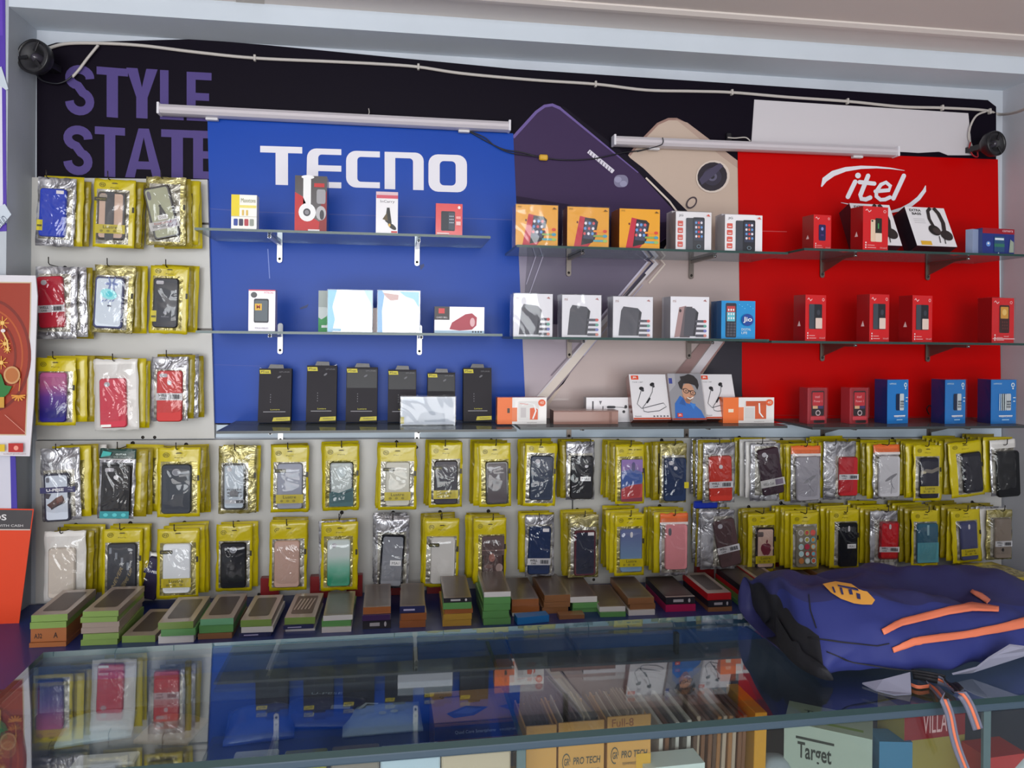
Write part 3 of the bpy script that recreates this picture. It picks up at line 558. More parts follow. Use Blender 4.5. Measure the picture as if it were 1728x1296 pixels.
carton('phone_box', 'spare white box behind the crinkle wrapped white phone box', 'box', 'C1', (1133, 357, 1190, 418), col='#b9b4b8', depth=.04, yf=-.148)
carton('phone_box', 'spare white box behind the white phone box beside the red banner', 'box', 'C1', (1217, 362, 1274, 420), col='#b9b4b8', depth=.04, yf=-.148)
# --- centre middle shelf
def dgr(n, glare=0):
    def f(p):
        p.text('mi', .06, .86, .14, .93, '#8a5a55'); p.poly([(.84, .9), (.9, .94), (.94, .88)], '#a06a6c')
        if n == 3: p.poly([(.1, .02), (.22, .74), (.4, .78), (.38, .05)], '#9a7c7c'); p.ell(.25, .66, .03, .04, '#3c2e33'); p.poly([(.24, .02), (.36, .76), (.56, .76), (.5, .02)], '#5d5358')
        p.poly([(.14 if n < 3 else .34, .05), (.2 if n < 3 else .38, .66), (.26 if n < 3 else .42, .76), (.62, .72), (.72, .62), (.62, .05)], '#47464e')
        p.poly([(.58, .05), (.66, .66), (.72, .62), (.64, .05)], '#2f2e35')
        for i in range(4): p.rr(.64, .38-i*.115, .92, .44-i*.115, .025, '#4f4d56'); p.ell(.89, .41-i*.115, .042, .035, ('#c0504c', '#5a9a8a', '#6a6fae', '#c07a70')[i])
    return f
for i, (rc, ex) in enumerate((((866, 496, 932, 568), 'at the left end with grey slanted phone'), ((948, 498, 1014, 568), 'second, with white glare over half its front'), ((1034, 501, 1101, 569), 'third, with pale glare around the grey phone'), ((1131, 501, 1196, 570), 'fourth, showing pink and grey phones'))):
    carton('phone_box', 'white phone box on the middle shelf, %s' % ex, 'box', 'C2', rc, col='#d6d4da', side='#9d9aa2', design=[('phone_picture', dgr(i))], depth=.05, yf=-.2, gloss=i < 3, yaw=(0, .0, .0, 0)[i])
for k in range(2): carton('phone_box', 'spare white box edge, %s behind the box with pink and grey phones' % ('first', 'second')[k], 'box', 'C2', (1127-k*4, 502, 1186-k*4, 569), col='#c9c4ca', depth=.03, yf=-.147+.033*k)
def dji(p):
    p.rr(.12, .03, .44, .94, .04, '#2a2b38'); p.rect(.16, .46, .4, .86, '#5db0c0'); p.rect(.16, .7, .4, .86, '#b04040'); [p.ell(.21+.07*(i % 3), .76-.11*(i//3), .022, .03, '#dfe6ea') for i in range(9)]
    [p.rr(.15+.09*(i % 3), .07+.075*(i//3), .225+.09*(i % 3), .125+.075*(i//3), .01, '#4a4a54') for i in range(15)]
    p.ell(.75, .5, .175, .16, '#15408f'); p.text('Jio', .62, .42, .88, .58, '#e6ecf4', .02); p.text('DIGITAL', .57, .22, .85, .28, '#cfe0ec'); p.text('LIFE', .57, .13, .74, .19, '#cfe0ec')
    [p.ell(.5+.08*i, .9-.05*(i % 3), .012, .012, '#6fc0e0') for i in range(6)]
carton('phone_box', 'bright blue box with round navy logo, against the red banner', 'box', 'C2', (1217, 508, 1274, 570), col='#0f86c4', side='#0a5890', design=[('front_print', dji)], depth=.03, yf=-.2)
for k in range(3): carton('phone_box', 'spare blue box edge, %s behind the blue box against the red banner' % ('first', 'second', 'third')[k], 'box', 'C2', (1212-k*3, 509, 1266-k*3, 569), col='#0d78b4', side='#0a5890', depth=.026, yf=-.166+.03*k)
bpy.context.view_layer.update()
# --- bottom centre shelf
def dej(orange_first=1):
    def f(p):
        p.rect(.0, 0, .30, 1, '#dc6a2c'); p.rect(.3, 0, .36, 1, '#d9d5d3') ; p.rect(.3, .1, .4, .62, '#d8764a'); p.rr(.2, .42, .25, .6, .01, '#3b2a22') if orange_first else p.rect(.1, .42, .2, .55, '#e8cdb8')
        p.rr(.42, .15, .84, .86, .04, '#cfccc9'); 
        if orange_first: p.poly([(.66, .17), (.82, .17), (.82, .55), (.76, .62), (.66, .6)], '#cf5a34'); p.band([(.5, .7), (.6, .8), (.74, .74), (.78, .5), (.72, .2)], .03, '#ece9e9'); p.rect(.47, .25, .58, .62, '#b9b3b3'); p.band([(.45, .78), (.62, .74)], .035, '#d0a39e')
        else: p.rect(.44, .66, .84, .86, '#b8502c'); p.rect(.62, .16, .84, .7, '#c2562e'); p.band([(.7, .78), (.71, .4), (.78, .22)], .03, '#e6e2dd'); p.rect(.43, .2, .6, .6, '#c3bfbd')
        p.ell(.9, .8, .075, .13, '#d4572c'); p.text('40', .86, .75, .94, .86, '#ecc9b8'); p.text('earphone', .6, .03, .8, .09, '#9a9694')
    return f
carton('earphone_box', 'orange and white earphone box beside the row of black packs', 'box', 'C3', (839, 671, 922, 716), col='#dad6d3', side='#cf5f26', design=[('front_print', dej(1))], depth=.03)
carton('phone_box', 'long flat pinkish brown box lying in front of the white earphone box', 'box', 'C3', (934, 693, 1043, 716), col='#8a6357', side='#5a3f38', top='#a08076', depth=.05, rough=.3, design=[('edge_print', lambda p: (p.rect(.0, .9, 1, 1, '#77564d'), p.rect(.86, .05, .9, .9, '#7a564b')))])
def d12(p): p.rect(.12, .3, .15, .85, '#3d3a40'); p.poly([(.26, .86), (.32, .86), (.29, .7)], '#6a666c'); p.rect(.33, .2, .35, .65, '#4a474c'); p.rr(.42, .56, .6, .66, .04, '#2f2d33'); p.band([(.6, .61), (.75, .6), (.8, .56)], .02, '#2f2d33'); p.ell(.81, .62, .03, .07, '#222026'); p.ell(.77, .42, .03, .06, '#222026')
carton('earphone_box', 'white box with black earphone picture behind the flat brown box', 'box', 'C3', (989, 671, 1071, 710), yf=-.115, col='#d6d3d6', side='#6a666a', design=[('earphone_picture', d12)], depth=.03)
def djb(p):
    p.rect(.05, .88, .25, .97, '#d2431f'); p.text('JBL', .09, .90, .21, .95, '#f0d8d0', .03); p.text('TUNE 110BT', .07, .81, .36, .835, '#77747a')
    p.ell(.3, .68, .065, .04, '#18171b'); p.ell(.6, .77, .065, .04, '#18171b', .3); p.ell(.33, .64, .035, .03, '#3b3a40'); p.ell(.63, .73, .035, .03, '#3b3a40')
    p.band([(.3, .66), (.22, .5), (.14, .34), (.25, .24), (.55, .3), (.85, .36), (.92, .28), (.72, .19), (.4, .16), (.3, .18), (.28, .26), (.45, .42), (.58, .6), (.62, .74)], .014, '#3b3a40'); p.band([(.4, .36), (.5, .47)], .045, '#232228')
    p.text('Bluetooth', .05, .06, .22, .085, '#44424a'); [p.ell(.56+i*.09, .07, .022, .016, '#44424a') for i in range(5)]; p.rect(0, 0, 1, .035, '#b2401f')
carton('earphone_box', 'white box with red logo and black neckband earphones, left of the man picture', 'box', 'C3', (1069, 632, 1132, 711), yf=-.165, col='#d3d0d3', side='#7a2f1c', lean=.38, design=[('earphone_picture', djb)], depth=.03)
carton('earphone_box', 'white neckband earphone box between the man picture and red banner', 'box', 'C3', (1190, 632, 1246, 711), yf=-.15, col='#d3d0d3', side='#5a241a', lean=.38, design=[('earphone_picture', djb)], depth=.03)
def dman(p):
    p.rect(0, 0, 1, 1, '#8b8a90'); p.poly([(0, .6), (.2, .75), (.22, 1), (0, 1)], '#a09ea4'); p.rect(.02, .78, .12, .9, '#2a3a8c')
    p.poly([(.08, .03), (.12, .35), (.3, .52), (.5, .42), (.68, .34), (.88, .2), (.97, .03)], '#1f62b0'); p.poly([(.25, .35), (.4, .5), (.44, .3)], '#184f94'); p.poly([(.56, .36), (.74, .34), (.66, .22)], '#2f78c4')
    p.poly([(.36, .52), (.46, .36), (.56, .34), (.62, .44)], '#a06f58'); p.ell(.56, .6, .185, .19, '#c08d70', -.15); p.ell(.55, .44, .1, .05, '#8d6450', .2)
    p.poly([(.32, .68), (.28, .8), (.38, .86), (.36, .93), (.5, .95), (.62, .99), (.78, .95), (.88, .86), (.9, .74), (.84, .64), (.78, .74), (.6, .78), (.44, .78), (.38, .64)], '#19151a')
    p.band([(.4, .66), (.78, .58)], .025, '#1a171b')
    for cx, cy in ((.49, .62), (.69, .575)):
        p.ell(cx, cy, .085, .055, '#1a171b', -.2); p.ell(cx, cy, .066, .04, '#b88a70', -.2); p.ell(cx, cy, .02, .014, '#2a2224')
    p.poly([(.58, .56), (.6, .5), (.64, .52)], '#a87860'); p.band([(.5, .475), (.58, .44), (.68, .48)], .022, '#e6dcd8'); p.rect(.15, .06, .3, .14, '#c23a2c'); p.text('JBL', .18, .08, .27, .12, '#ecd8d4', .02); p.rect(0, 0, 1, .03, '#9b2f1e')
carton('earphone_box', 'wrapped box picturing a smiling man in glasses and blue shirt', 'box', 'C3', (1135, 631, 1192, 711), yf=-.175, col='#8b8a90', side='#5a241a', lean=.36, design=[('man_picture', dman)], depth=.03, gloss=1)
carton('earphone_box', 'orange and white earphone box before the white box at shelf right end', 'box', 'C3', (1220, 671, 1306, 714), col='#dad6d3', side='#cf5f26', design=[('front_print', dej(0))], depth=.03)
# --- red section
def dred(kind):
    def f(p):
        p.band([(.1, .9), (.16, .93), (.24, .87), (.32, .91)], .02, '#e6c4c4'); p.ell(.86, .9, .06, .035, '#dba6a6'); p.ell(.86, .9, .035, .02, '#c3141c')
        if kind == 0: p.rr(.28, .26, .68, .72, .05, '#241f4e'); p.ell(.48, .6, .07, .05, '#7f83c0'); p.rect(.4, .4, .56, .44, '#4a2f6a')
        if kind == 1: p.rr(.3, .2, .5, .7, .03, '#d9bda4'); p.ell(.36, .67, .04, .02, '#20181a'); p.rr(.48, .38, .74, .74, .03, '#26241f'); p.rect(.58, .5, .62, .62, '#4ba05a'); p.rr(.48, .2, .74, .4, .02, '#dcc7b4')
        if kind == 2: p.rr(.17, .26, .8, .8, .03, '#25272c'); p.rr(.17, .26, .42, .8, .03, '#3f464e'); p.ell(.62, .62, .08, .06, '#3b3f48'); p.rr(.48, .27, .8, .5, .02, '#d8c2b6')
        if kind == 3: p.rr(.33, .22, .78, .84, .04, '#3a1f1c'); p.rr(.38, .54, .73, .8, .02, '#c8923a'); p.ell(.55, .68, .1, .07, '#dcb86a'); [p.ell(.47+.09*(i % 3), .46-.07*(i//3), .025, .02, '#6a3a34') for i in range(9)]; p.rect(.0, .08, 1, .1, '#e0b8b8')
        [p.ell(.1, .06+i*.055, .028, .018, '#ecd3d3') for i in range(3)]; p.rect(.16, .055, .5, .068, '#e0a9a9'); p.rect(.16, .11, .44, .122, '#e0a9a9'); p.text('itel', .66, .05, .92, .085, '#e0a9a9') if kind != 3 else p.text('itel', .5, .13, .7, .16, '#e0c0c0')
    return f
def sidemark(r, depth, H, W):
    p = Print(lambda u, v, l: (-W/2-l, depth*(1-u), H*v)); p.poly([(.35, .32), (.62, .32), (.5, .44)], '#d9b6b6'); p.build('side_mark', r)
# white headphone boxes leaning on the top red shelf
def dbass(p):
    p.text('EXTRA', .09, .88, .38, .945, '#1c1a1c', .03); p.text('BASS', .13, .79, .36, .855, '#1c1a1c', .03); [p.rect(.12, .68-i*.05, .4, .69-i*.05, '#a9a6aa') for i in range(3)]; p.rect(.12, .02, .38, .12, '#d3a22c')
    p.band([(.58, .42), (.52, .7), (.55, .9), (.64, .99)], .08, '#2b2322'); p.band([(.72, .99), (.8, .85), (.84, .6), (.8, .4)], .1, '#2b2322'); p.ell(.56, .4, .15, .13, '#1f1918', -.5); p.ell(.82, .28, .15, .13, '#2b2322', -.3); p.ell(.6, .38, .1, .08, '#3b302e', -.5); p.band([(.62, .25), (.6, .08)], .02, '#1f1918'); p.band([(.74, .22), (.72, .06)], .02, '#1f1918')
for rc, yf, ex in (((1452, 345, 1524, 420), -.165, 'partly hidden by the red phone box'), ((1546, 351, 1617, 423), -.175, 'right one with EXTRA BASS fully in view')):
    r = carton('headphone_box', 'tilted white headphone box with black side, %s' % ex, 'box', 'R1', rc, col='#dcd9dc', side='#1f1820', lean=.42, yaw=.06, yf=yf, design=[('headphones_picture', dbass)], depth=.05)
    # the box stands slightly askew: its face is sheared back to the right like a slanting carton
for key, rc, kind, ex, yf, yw in (('R1', (1371, 363, 1404, 414), 0, 'showing small dark blue phone on the upper shelf', -.19, .16), ('R1', (1453, 349, 1501, 419), 1, 'in front of the left headphone box', -.205, .16),
                     ('R2', (1356, 498, 1396, 570), 2, 'leftmost on the middle shelf', -.19, .2), ('R2', (1464, 497, 1503, 571), 2, 'second from left on the middle shelf', -.19, .2), ('R2', (1536, 499, 1576, 573), 2, 'third from left on the middle shelf', -.19, .2), ('R2', (1671, 503, 1713, 574), 3, 'with gold screened phone at the right end', -.19, .12)):
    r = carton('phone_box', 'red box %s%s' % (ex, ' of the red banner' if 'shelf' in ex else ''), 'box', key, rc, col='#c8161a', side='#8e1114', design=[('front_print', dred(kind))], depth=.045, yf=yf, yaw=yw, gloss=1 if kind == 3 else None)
    W = max(v.co.x for v in r.data.vertices)*2; H = max(v.co.z for v in r.data.vertices)
    if kind != 3: sidemark(r, .045, H, W)
def dblu(p): p.rect(.0, .8, 1, 1, '#8e1424'); p.text('camera', .62, .88, .95, .95, '#d8b8c0'); p.ell(.18, .4, .07, .1, '#5a86c8'); p.ell(.18, .42, .03, .04, '#dce6f2'); p.rr(.36, .1, .68, .7, .02, '#264a6e'); p.rect(.38, .56, .66, .64, '#c8d2dc'); p.rect(.36, .3, .68, .42, '#2f6a58'); p.poly([(.82, .1), (.86, .6), (.97, .5), (.97, .1)], '#8f9a8a'); p.poly([(.46, .02), (.52, .02), (.49, .1)], '#d3dae4')
carton('bulb_box', 'small dark blue and red box at the right end of the upper shelf', 'box', 'R1', (1655, 386, 1714, 427), col='#1a2c74', side='#24366e', top='#7b1420', design=[('front_print', dblu)], depth=.05, yf=-.19, yaw=.1)
carton('bulb_box', 'pale grey blue card standing left of the small dark blue box', 'box', 'R1', (1639, 387, 1654, 424), col='#8a97b4', depth=.02, yf=-.185, yaw=.3)
# bottom red shelf: clear blister boxes with red phones, blue boxes
def dclr(p):
    p.rr(.1, .03, .94, .98, .05, '#8e1a22'); p.rr(.2, .22, .86, .92, .05, '#221418'); p.rr(.24, .5, .82, .88, .02, '#b01d28'); p.text('itel', .38, .72, .62, .79, '#e0a8ac'); p.text('Power 1', .32, .6, .74, .66, '#e0a8ac'); p.rect(.26, .42, .52, .5, '#c9a27a'); p.rect(.54, .42, .8, .5, '#3a2a5a'); p.ell(.53, .3, .13, .08, '#b9a8aa'); p.ell(.53, .3, .085, .05, '#221418'); p.rr(.14, .1, .9, .2, .02, '#c03a44'); p.rr(.3, .02, .86, .1, .02, '#241a1e')
for rc, ex in (((1361, 655, 1396, 715), 'left'), ((1432, 655, 1466, 715), 'right')):
    carton('phone_box', '%s of two clear plastic boxes holding red phones on the bottom shelf' % ex, 'box', 'R3', rc, col='#9c2a32', side='#a8343c', design=[('phone_picture', dclr)], depth=.035, yaw=.12, gloss=1)
def dbl(hand):
    def f(p):
        p.text('HAPPIPHONE', .1, .89, .42, .925, '#c4dcee'); p.ell(.86, .88, .07, .05, '#d5e6f2'); p.ell(.86, .88, .04, .03, '#2373b6'); p.ell(.86, .8, .03, .02, '#d5e6f2')
        p.rr(.4, .3, .62, .68, .04, '#16233f'); p.rr(.58, .3, .78, .68, .03, '#b9c0c4'); [p.rect(.61+.055*(i % 3), .36+.06*(i//3), .645+.055*(i % 3), .4+.06*(i//3), '#26303c') for i in range(9)]; p.rect(.84, .58, .94, .6, '#cfe2f0'); p.rect(.84, .5, .92, .52, '#cfe2f0')
        p.rect(.28, .17, .82, .19, '#dfeaf3'); p.text('Keypad phone', .3, .14, .8, .18, '#dfeaf3'); p.rect(.4, .08, .68, .1, '#9cc3e0')
        if hand: [p.band([(.3+i*.07, .3), (.31+i*.07, .68)], .025, '#cfe0ec') for i in range(4)]
    return f
for i, (rc, ex) in enumerate((((1494, 641, 1535, 715), 'first from the left with dark left side'), ((1591, 641, 1632, 715), 'middle of the three'), ((1670, 641, 1716, 715), 'last at the right end in shiny wrap'))):
    carton('phone_box', 'blue phone box on the bottom red shelf, %s' % ex, 'box', 'R3', rc, col='#1a6fb6', side='#15265c', design=[('front_print', dbl(i == 2))], depth=.045, yaw=.18 if i < 2 else .08, gloss=1 if i else None)
wire('earphone_cable', [(1568, 700), (1564, 690), (1569, 684), (1574, 692), (1572, 704)], -.05, .0016, mat('#241418', .4), 'small dark wire loop on the bottom shelf between two blue boxes', 'cable')
# ================================================================ hanging case packets
def pouch_mesh(wd, ht, seed, outer, inner, header=None, win=(.12, .06, .88, .78), nx=14, nz=20, th=.0045, hdr=None):
    """a flat sealed bag, pillowed in the middle, crumpled at the edges"""
    rnd = random.Random(seed); m = MB(); fs = []; vs = []
    def pt(i, k, side):
        u = i/nx; v = k/nz; e = (1-abs(2*u-1)**3)*(1-abs(2*v-1)**3)
        wob = noise.noise(Vector((u*3+seed, v*4, side*2)))*.0022
        sg = 1 if side else -1; cr = noise.noise(Vector((u*9, v*12+seed, side*5)))*.0016
        x = (u-.5)*wd+noise.noise(Vector((v*5, seed, 1)))*.0016*(1 if i in (0, nx) else 0)*2
        z = (v-.5)*ht+noise.noise(Vector((u*6, seed, 3)))*.0016*(1 if k in (0, nz) else 0)*2
        return (x, sg*(.0007+th*e*.5+cr*e)+wob, z)
    for side in (0, 1):
        base = len(m.v)
        V = [pt(i, k, side) for k in range(nz+1) for i in range(nx+1)]
        F1 = []; F2 = []; F3 = []
        for k in range(nz):
            for i in range(nx):
                f = (k*(nx+1)+i, k*(nx+1)+i+1, (k+1)*(nx+1)+i+1, (k+1)*(nx+1)+i)
                if side: f = f[::-1]
                u = (i+.5)/nx; v = (k+.5)/nz
                if win and win[0] < u < win[2] and win[1] < v < win[3]: F2.append(f)
                elif hdr and v > hdr[0]: F3.append(f)
                else: F1.append(f)
        b = len(m.v); m.v += V
        for F_, mt in ((F1, outer), (F2, inner), (F3, hdr[1] if hdr else outer)):
            ix = m.m(mt) if F_ else 0
            for f in F_: m.f.append([b+q for q in f]); m.mi.append(ix); m.sm.append(True)
    N = (nx+1)*(nz+1); rim = [i for i in range(nx+1)]+[(k+1)*(nx+1)-1 for k in range(1, nz+1)]+[nz*(nx+1)+i for i in range(nx-1, -1, -1)]+[k*(nx+1) for k in range(nz-1, 0, -1)]
    ix = m.m(outer)
    for a, c in zip(rim, rim[1:]+rim[:1]): m.f.append([c, a, a+N, c+N]); m.mi.append(ix); m.sm.append(False)
    me_o = m.build('pouch'); return me_o
BACKM = []
for i, (o_, i_) in enumerate(((YEL, YEL2), (YEL2, YEL), (YEL, SILV2), (YEL2, mat('#2c2718', .3, coat=.5)), (YEL, YEL))):
    o = pouch_mesh(.1, .165, 40+i, o_, i_, win=(.14, .08, .86, .76), nx=6, nz=10, th=.009); BACKM.append(o.data); bpy.data.objects.remove(o)
BACKS = []
for i in range(3):
    o = pouch_mesh(.1, .165, 60+i, CLEARBAG if i < 2 else WHITEBAG, (SILV, mat('#26222a', .3, coat=.5), WHITEBAG)[i], win=(.14, .08, .86, .76), nx=6, nz=10, th=.009); BACKS.append(o.data); bpy.data.objects.remove(o)
ORD = ['first', 'second', 'third', 'fourth', 'fifth', 'sixth', 'seventh', 'eighth', 'ninth']
def case_part(root, cx, cz, w_, h_, y, tilt, mt, feats, seed):
    """a phone case: rounded shell with rim, camera cutout, prints"""
    c = empty('phone_case', (0, 0, 0)); bpy.data.objects.remove(c)
    m = MB(); t = .0075; r = min(w_, h_)*.13
    o1 = rrect(-w_/2, -h_/2, w_/2, h_/2, r, 5); o2 = rrect(-w_/2+.0022, -h_/2+.0022, w_/2-.0022, h_/2-.0022, r*.8, 5); n = len(o1)
    rim = mt
    for f in feats:
        if f.startswith('rim:'): rim = mat(f[4:], .25, coat=.5)
    vs = [(x, 0, z) for x, z in o1]+[(x, -t*.6, z) for x, z in o1]+[(x, -t, z) for x, z in o2]
    fs = [((i+1) % n+a, i+a, i+a+n, (i+1) % n+a+n) for a in (0, n) for i in range(n)]
    m.add(vs, fs+[tuple(range(n))], rim, True)
    if rim is not mt:
        o3 = rrect(-w_/2+.005, -h_/2+.005, w_/2-.005, h_/2-.005, r*.7, 5); m.add([(x, -t, z) for x, z in o2+o3], [((i+1) % n, i, i+n, (i+1) % n+n) for i in range(n)], rim); m.add([(x, -t+.0006, z) for x, z in o3], [tuple(range(n))[::-1]], mt)
    else: m.add([(x, -t, z) for x, z in o2], [tuple(range(n))[::-1]], mt)
    m.keep = False
    c = m.build('phone_case', root); c.location = (cx, y, cz); c.rotation_euler = (0, tilt, 0)
    fn = lambda u, v, l: (w_*(u-.5), -t-l, h_*(v-.5))
    def P_(): return Print(fn, step=.0002, base=.0003)
    hole = '#a29fa5'
    for f in feats:
        p = P_()
        if f == 'cam': p.poly(rrect(.12, .87, .42, .94, .03), hole); p.build('camera_cutout', c)
        elif f == 'camr': p.ell(.3, .88, .11, .05, hole); p.build('camera_cutout', c)
        elif f == 'camc': p.ell(.5, .84, .14, .07, '#85858c'); p.ell(.5, .84, .11, .055, '#6d6e76'); p.build('camera_cutout', c)
        elif f == 'camv': p.rr(.12, .76, .26, .93, .06, '#5d5a60'); p.build('camera_cutout', c)
        elif f == 'camm': p.rr(.44, .8, .56, .93, .05, '#b9b6b8'); p.build('camera_cutout', c)
        elif f == 'fp': p.ell(.5, .76, .085, .045, '#b9b7bb'); p.build('fingerprint_cutout', c)
        elif f == 'fpr': p.ell(.68, .76, .075, .035, '#b9b7bb'); p.build('fingerprint_cutout', c)
        elif f.startswith('band'):
            v0 = .2 if f == 'bandlow' else (.42 if f == 'band' else .3)
            p.rect(-.02, v0, 1.02, v0+.14, '#b9b7ba'); p.text('WELL', .08, v0+.075, .42, v0+.12, '#1e1d20', .03); p.text('CASE', .14, v0+.02, .36, v0+.055, '#1e1d20', .02)
            [p.rect(.55+i*.04, v0+.03, .57+i*.04+(i % 3)*.006, v0+.11, '#2a2a30') for i in range(9)]; p.build('barcode_sticker', c)
        elif f == 'sticker': p.rect(.42, .42, .88, .52, '#dedcdc'); p.text('MIA1', .5, .44, .8, .49, '#3b3b40'); p.build('sticker', c)
        elif f == 'stickerb': p.rect(.04, .02, .42, .07, '#e6dcd8'); p.build('sticker', c)
        elif f == 'stickert': p.rect(.62, .89, .9, .96, '#d5cfd0'); p.build('sticker', c)
        elif f == 'stripes': p.rect(.3, .0, .62, 1, '#3d3c40'); p.rect(.96, 0, 1, 1, '#3d3c40'); p.rr(.1, .84, .36, .94, .03, '#8d8177'); p.build('stripe_print', c)
        elif f == 'flower': 
            [p.ell(.58+.13*math.cos(a), .86+.055*math.sin(a), .1, .025, '#6f7fb0', a) for a in (0, 1.05, 2.1, 3.14, 4.2, 5.2)]; p.ell(.5, .66, .28, .1, '#8fd8e2', -.1); p.ell(.52, .66, .12, .06, '#4fc4cf'); [p.ell(.3+.12*i, .52+.02*(i % 2), .05, .012, '#7a88b4', .5) for i in range(4)]; p.rect(.48, .42, .6, .45, '#3b3f55'); p.build('flower_print', c)
        elif f == 'figure': p.poly([(.4, .45), (.48, .62), (.55, .6), (.66, .45)], '#3b3838'); p.ell(.5, .62, .05, .025, '#3b3838'); p.rr(.32, .36, .7, .45, .02, '#d9d6d4'); p.text('DUDE', .38, .38, .64, .43, '#55504c'); p.text('Proud to be an', .14, .28, .8, .32, '#a5402c'); p.build('figure_print', c)
        elif f == 'lowband': p.rect(-.06, .18, 1.06, .34, '#b3b0ae'); p.text('WELL Case', .05, .22, .55, .28, '#2a2830'); p.rect(.62, .2, .98, .32, '#6b5f70'); p.build('barcode_sticker', c)
        elif f == 'shoe': p.poly([(.12, .36), (.3, .42), (.48, .5), (.74, .52), (.82, .42), (.5, .34), (.34, .26), (.28, .28)], '#4a2f2c'); p.poly([(.5, .5), (.72, .55), (.72, .43), (.5, .38)], '#6b463e'); p.band([(.28, .27), (.5, .33), (.84, .41)], .03, '#2b2730'); p.poly([(.06, .5), (.1, .6), (.3, .58), (.2, .48)], '#2f2430'); p.rr(.12, .82, .24, .92, .03, '#5f5f68'); p.build('shoe_print', c)
        elif f == 'upese': p.rect(-.12, .6, 1.22, .72, '#262452'); p.text('U-PESE', .12, .63, .78, .69, '#dcdae6', .03); p.build('brand_band', c)
        elif f == 'words': [p.text(t_, .2, .42-.07*i, .85, .46-.07*i, '#2c2c30', .02) for i, t_ in enumerate(('POWER', 'OF', 'YOUR MIND'))]; p.ell(.5, .36, .2, .07, '#6a6b70'); p.rect(.12, .14, .96, .22, '#a5a6ac'); p.rect(.6, .15, .94, .21, '#3a3b40'); p.build('word_print', c)
        elif f == 'never': p.text('NEVER', .1, .28, .62, .38, '#7e6f50', .02, 0, .9); p.text('GIVE UP', .45, .25, .95, .34, '#7e6f50', .02, 0, .9); p.text('NEVER', .15, .08, .8, .17, '#6b6048', .02, 0, .6); [p.rect(.08+.2*i, .8-.11*i, .16+.2*i, .92-.1*i, '#6f747c') for i in range(4)]; [p.poly([(.1+.17*i, .05), (.2+.17*i, .15), (.22+.17*i, .04)], '#8d8f94') for i in range(5)]; p.build('word_print', c)
        elif f == 'puppy': p.poly([(0, 0), (1, 0), (1, .42), (.7, .36), (.4, .3), (.12, .34), (0, .3)], '#2c5257'); p.ell(.5, .78, .2, .12, '#b9c3c4'); p.band([(.5, .28), (.98, .36)], .02, '#1c3338'); p.build('picture_print', c)
        elif f == 'sunset': p.poly([(0, .0), (1, 0), (1, .42), (.6, .4), (.25, .36), (0, .3)], '#a03638'); p.poly([(0, 0), (1, 0), (1, .1), (0, .06)], '#6a2a3c'); p.poly([(0, .62), (.4, .7), (1, .64), (1, .46), (.5, .42), (0, .36)], '#35508e'); p.poly([(0, .72), (.5, .78), (1, .7), (1, 1), (0, 1)], '#7a5f96'); p.rr(.48, .72, .64, .94, .07, '#46406a'); p.build('picture_print', c)
        elif f == 'shelves': p.rect(0, .55, 1, 1, '#4e3c3a'); p.rect(0, .66, 1, .68, '#7a625c'); p.ell(.45, .5, .14, .1, '#8a5a50'); p.ell(.78, .26, .16, .1, '#8f7a74'); p.rect(0, .0, 1, .12, '#3a2a2c'); p.ell(.3, .3, .2, .05, '#6b504c'); p.build('picture_print', c)
        elif f == 'apple': p.ell(.44, .5, .19, .115, '#6b2432'); p.ell(.62, .5, .19, .115, '#6b2432'); p.ell(.46, .44, .15, .11, '#6b2432'); p.ell(.6, .44, .15, .11, '#6b2432'); p.ell(.84, .5, .08, .05, '#c6a596'); p.ell(.57, .66, .035, .055, '#6b2432', -.5); p.rr(.04, .78, .38, .9, .05, '#5a4b48'); p.build('fruit_logo', c)
        elif f == 'buttons':
            cs = ['#b9b5b0', '#a9a04a', '#c9524a', '#8d8178', '#c9cdd0', '#5fa9b8', '#9fc4c8', '#a82f44', '#c98a3c', '#b9c4c4', '#b03a3c', '#c05a38', '#b0703c', '#a8c0b8', '#9fb8b4']
            for i in range(15): u = .2+.3*(i % 3); v = .86-.17*(i//3); p.ell(u, v, .13, .072, cs[i]); p.ell(u, v, .09, .05, cs[(i*7+3) % 15])
            p.build('button_print', c)
        elif f == 'teal': p.rect(0, .02, 1, .52, '#4a8794'); p.rect(.44, .7, .54, .96, '#7f9fa8'); p.build('wallet_pocket', c)
        elif f == 'brush': p.band([(.0, .62), (.3, .68), (.6, .66), (1.0, .74)], .09, '#6b655c'); p.ell(.2, .64, .1, .03, '#a39a80'); p.build('picture_print', c)
        elif f == 'tealfoot': p.rect(.0, -.04, .98, .1, '#1f7f86'); [p.ell(.2+.3*i, .03, .08, .035, '#4ab0b4') for i in range(3)]; p.build('label_strip', c)
        elif f == 'smudge': p.ell(.55, .48, .3, .04, '#77757a', .3); p.band([(.5, .5), (.6, .3), (.55, .08)], .03, '#85838a'); p.band([(.65, .5), (.5, .36), (.7, .2)], .02, '#6f6d74'); p.build('toy_charm', c)
        elif f == 'logo': p.ell(.5, .3, .07, .03, '#84828c'); p.text('baseus', .36, .21, .66, .24, '#84828c'); p.build('logo', c)
        elif f == 'hole': p.ell(.45, .22, .08, .045, '#1c1712'); p.build('button_cutout', c)
        elif f == 'ybadge': p.rect(-.06, .12, .16, .34, '#b9aa14'); p.rect(-.04, .2, .14, .24, '#4a4512'); p.build('label_strip', c)
        elif f == 'ydot': p.rect(.9, .3, 1.1, .44, '#b9aa14'); p.build('label_strip', c)
    return c
HEADS = {'O': '#d2622c', 'H': '#cfccc8', 'G': '#1d3a34'}
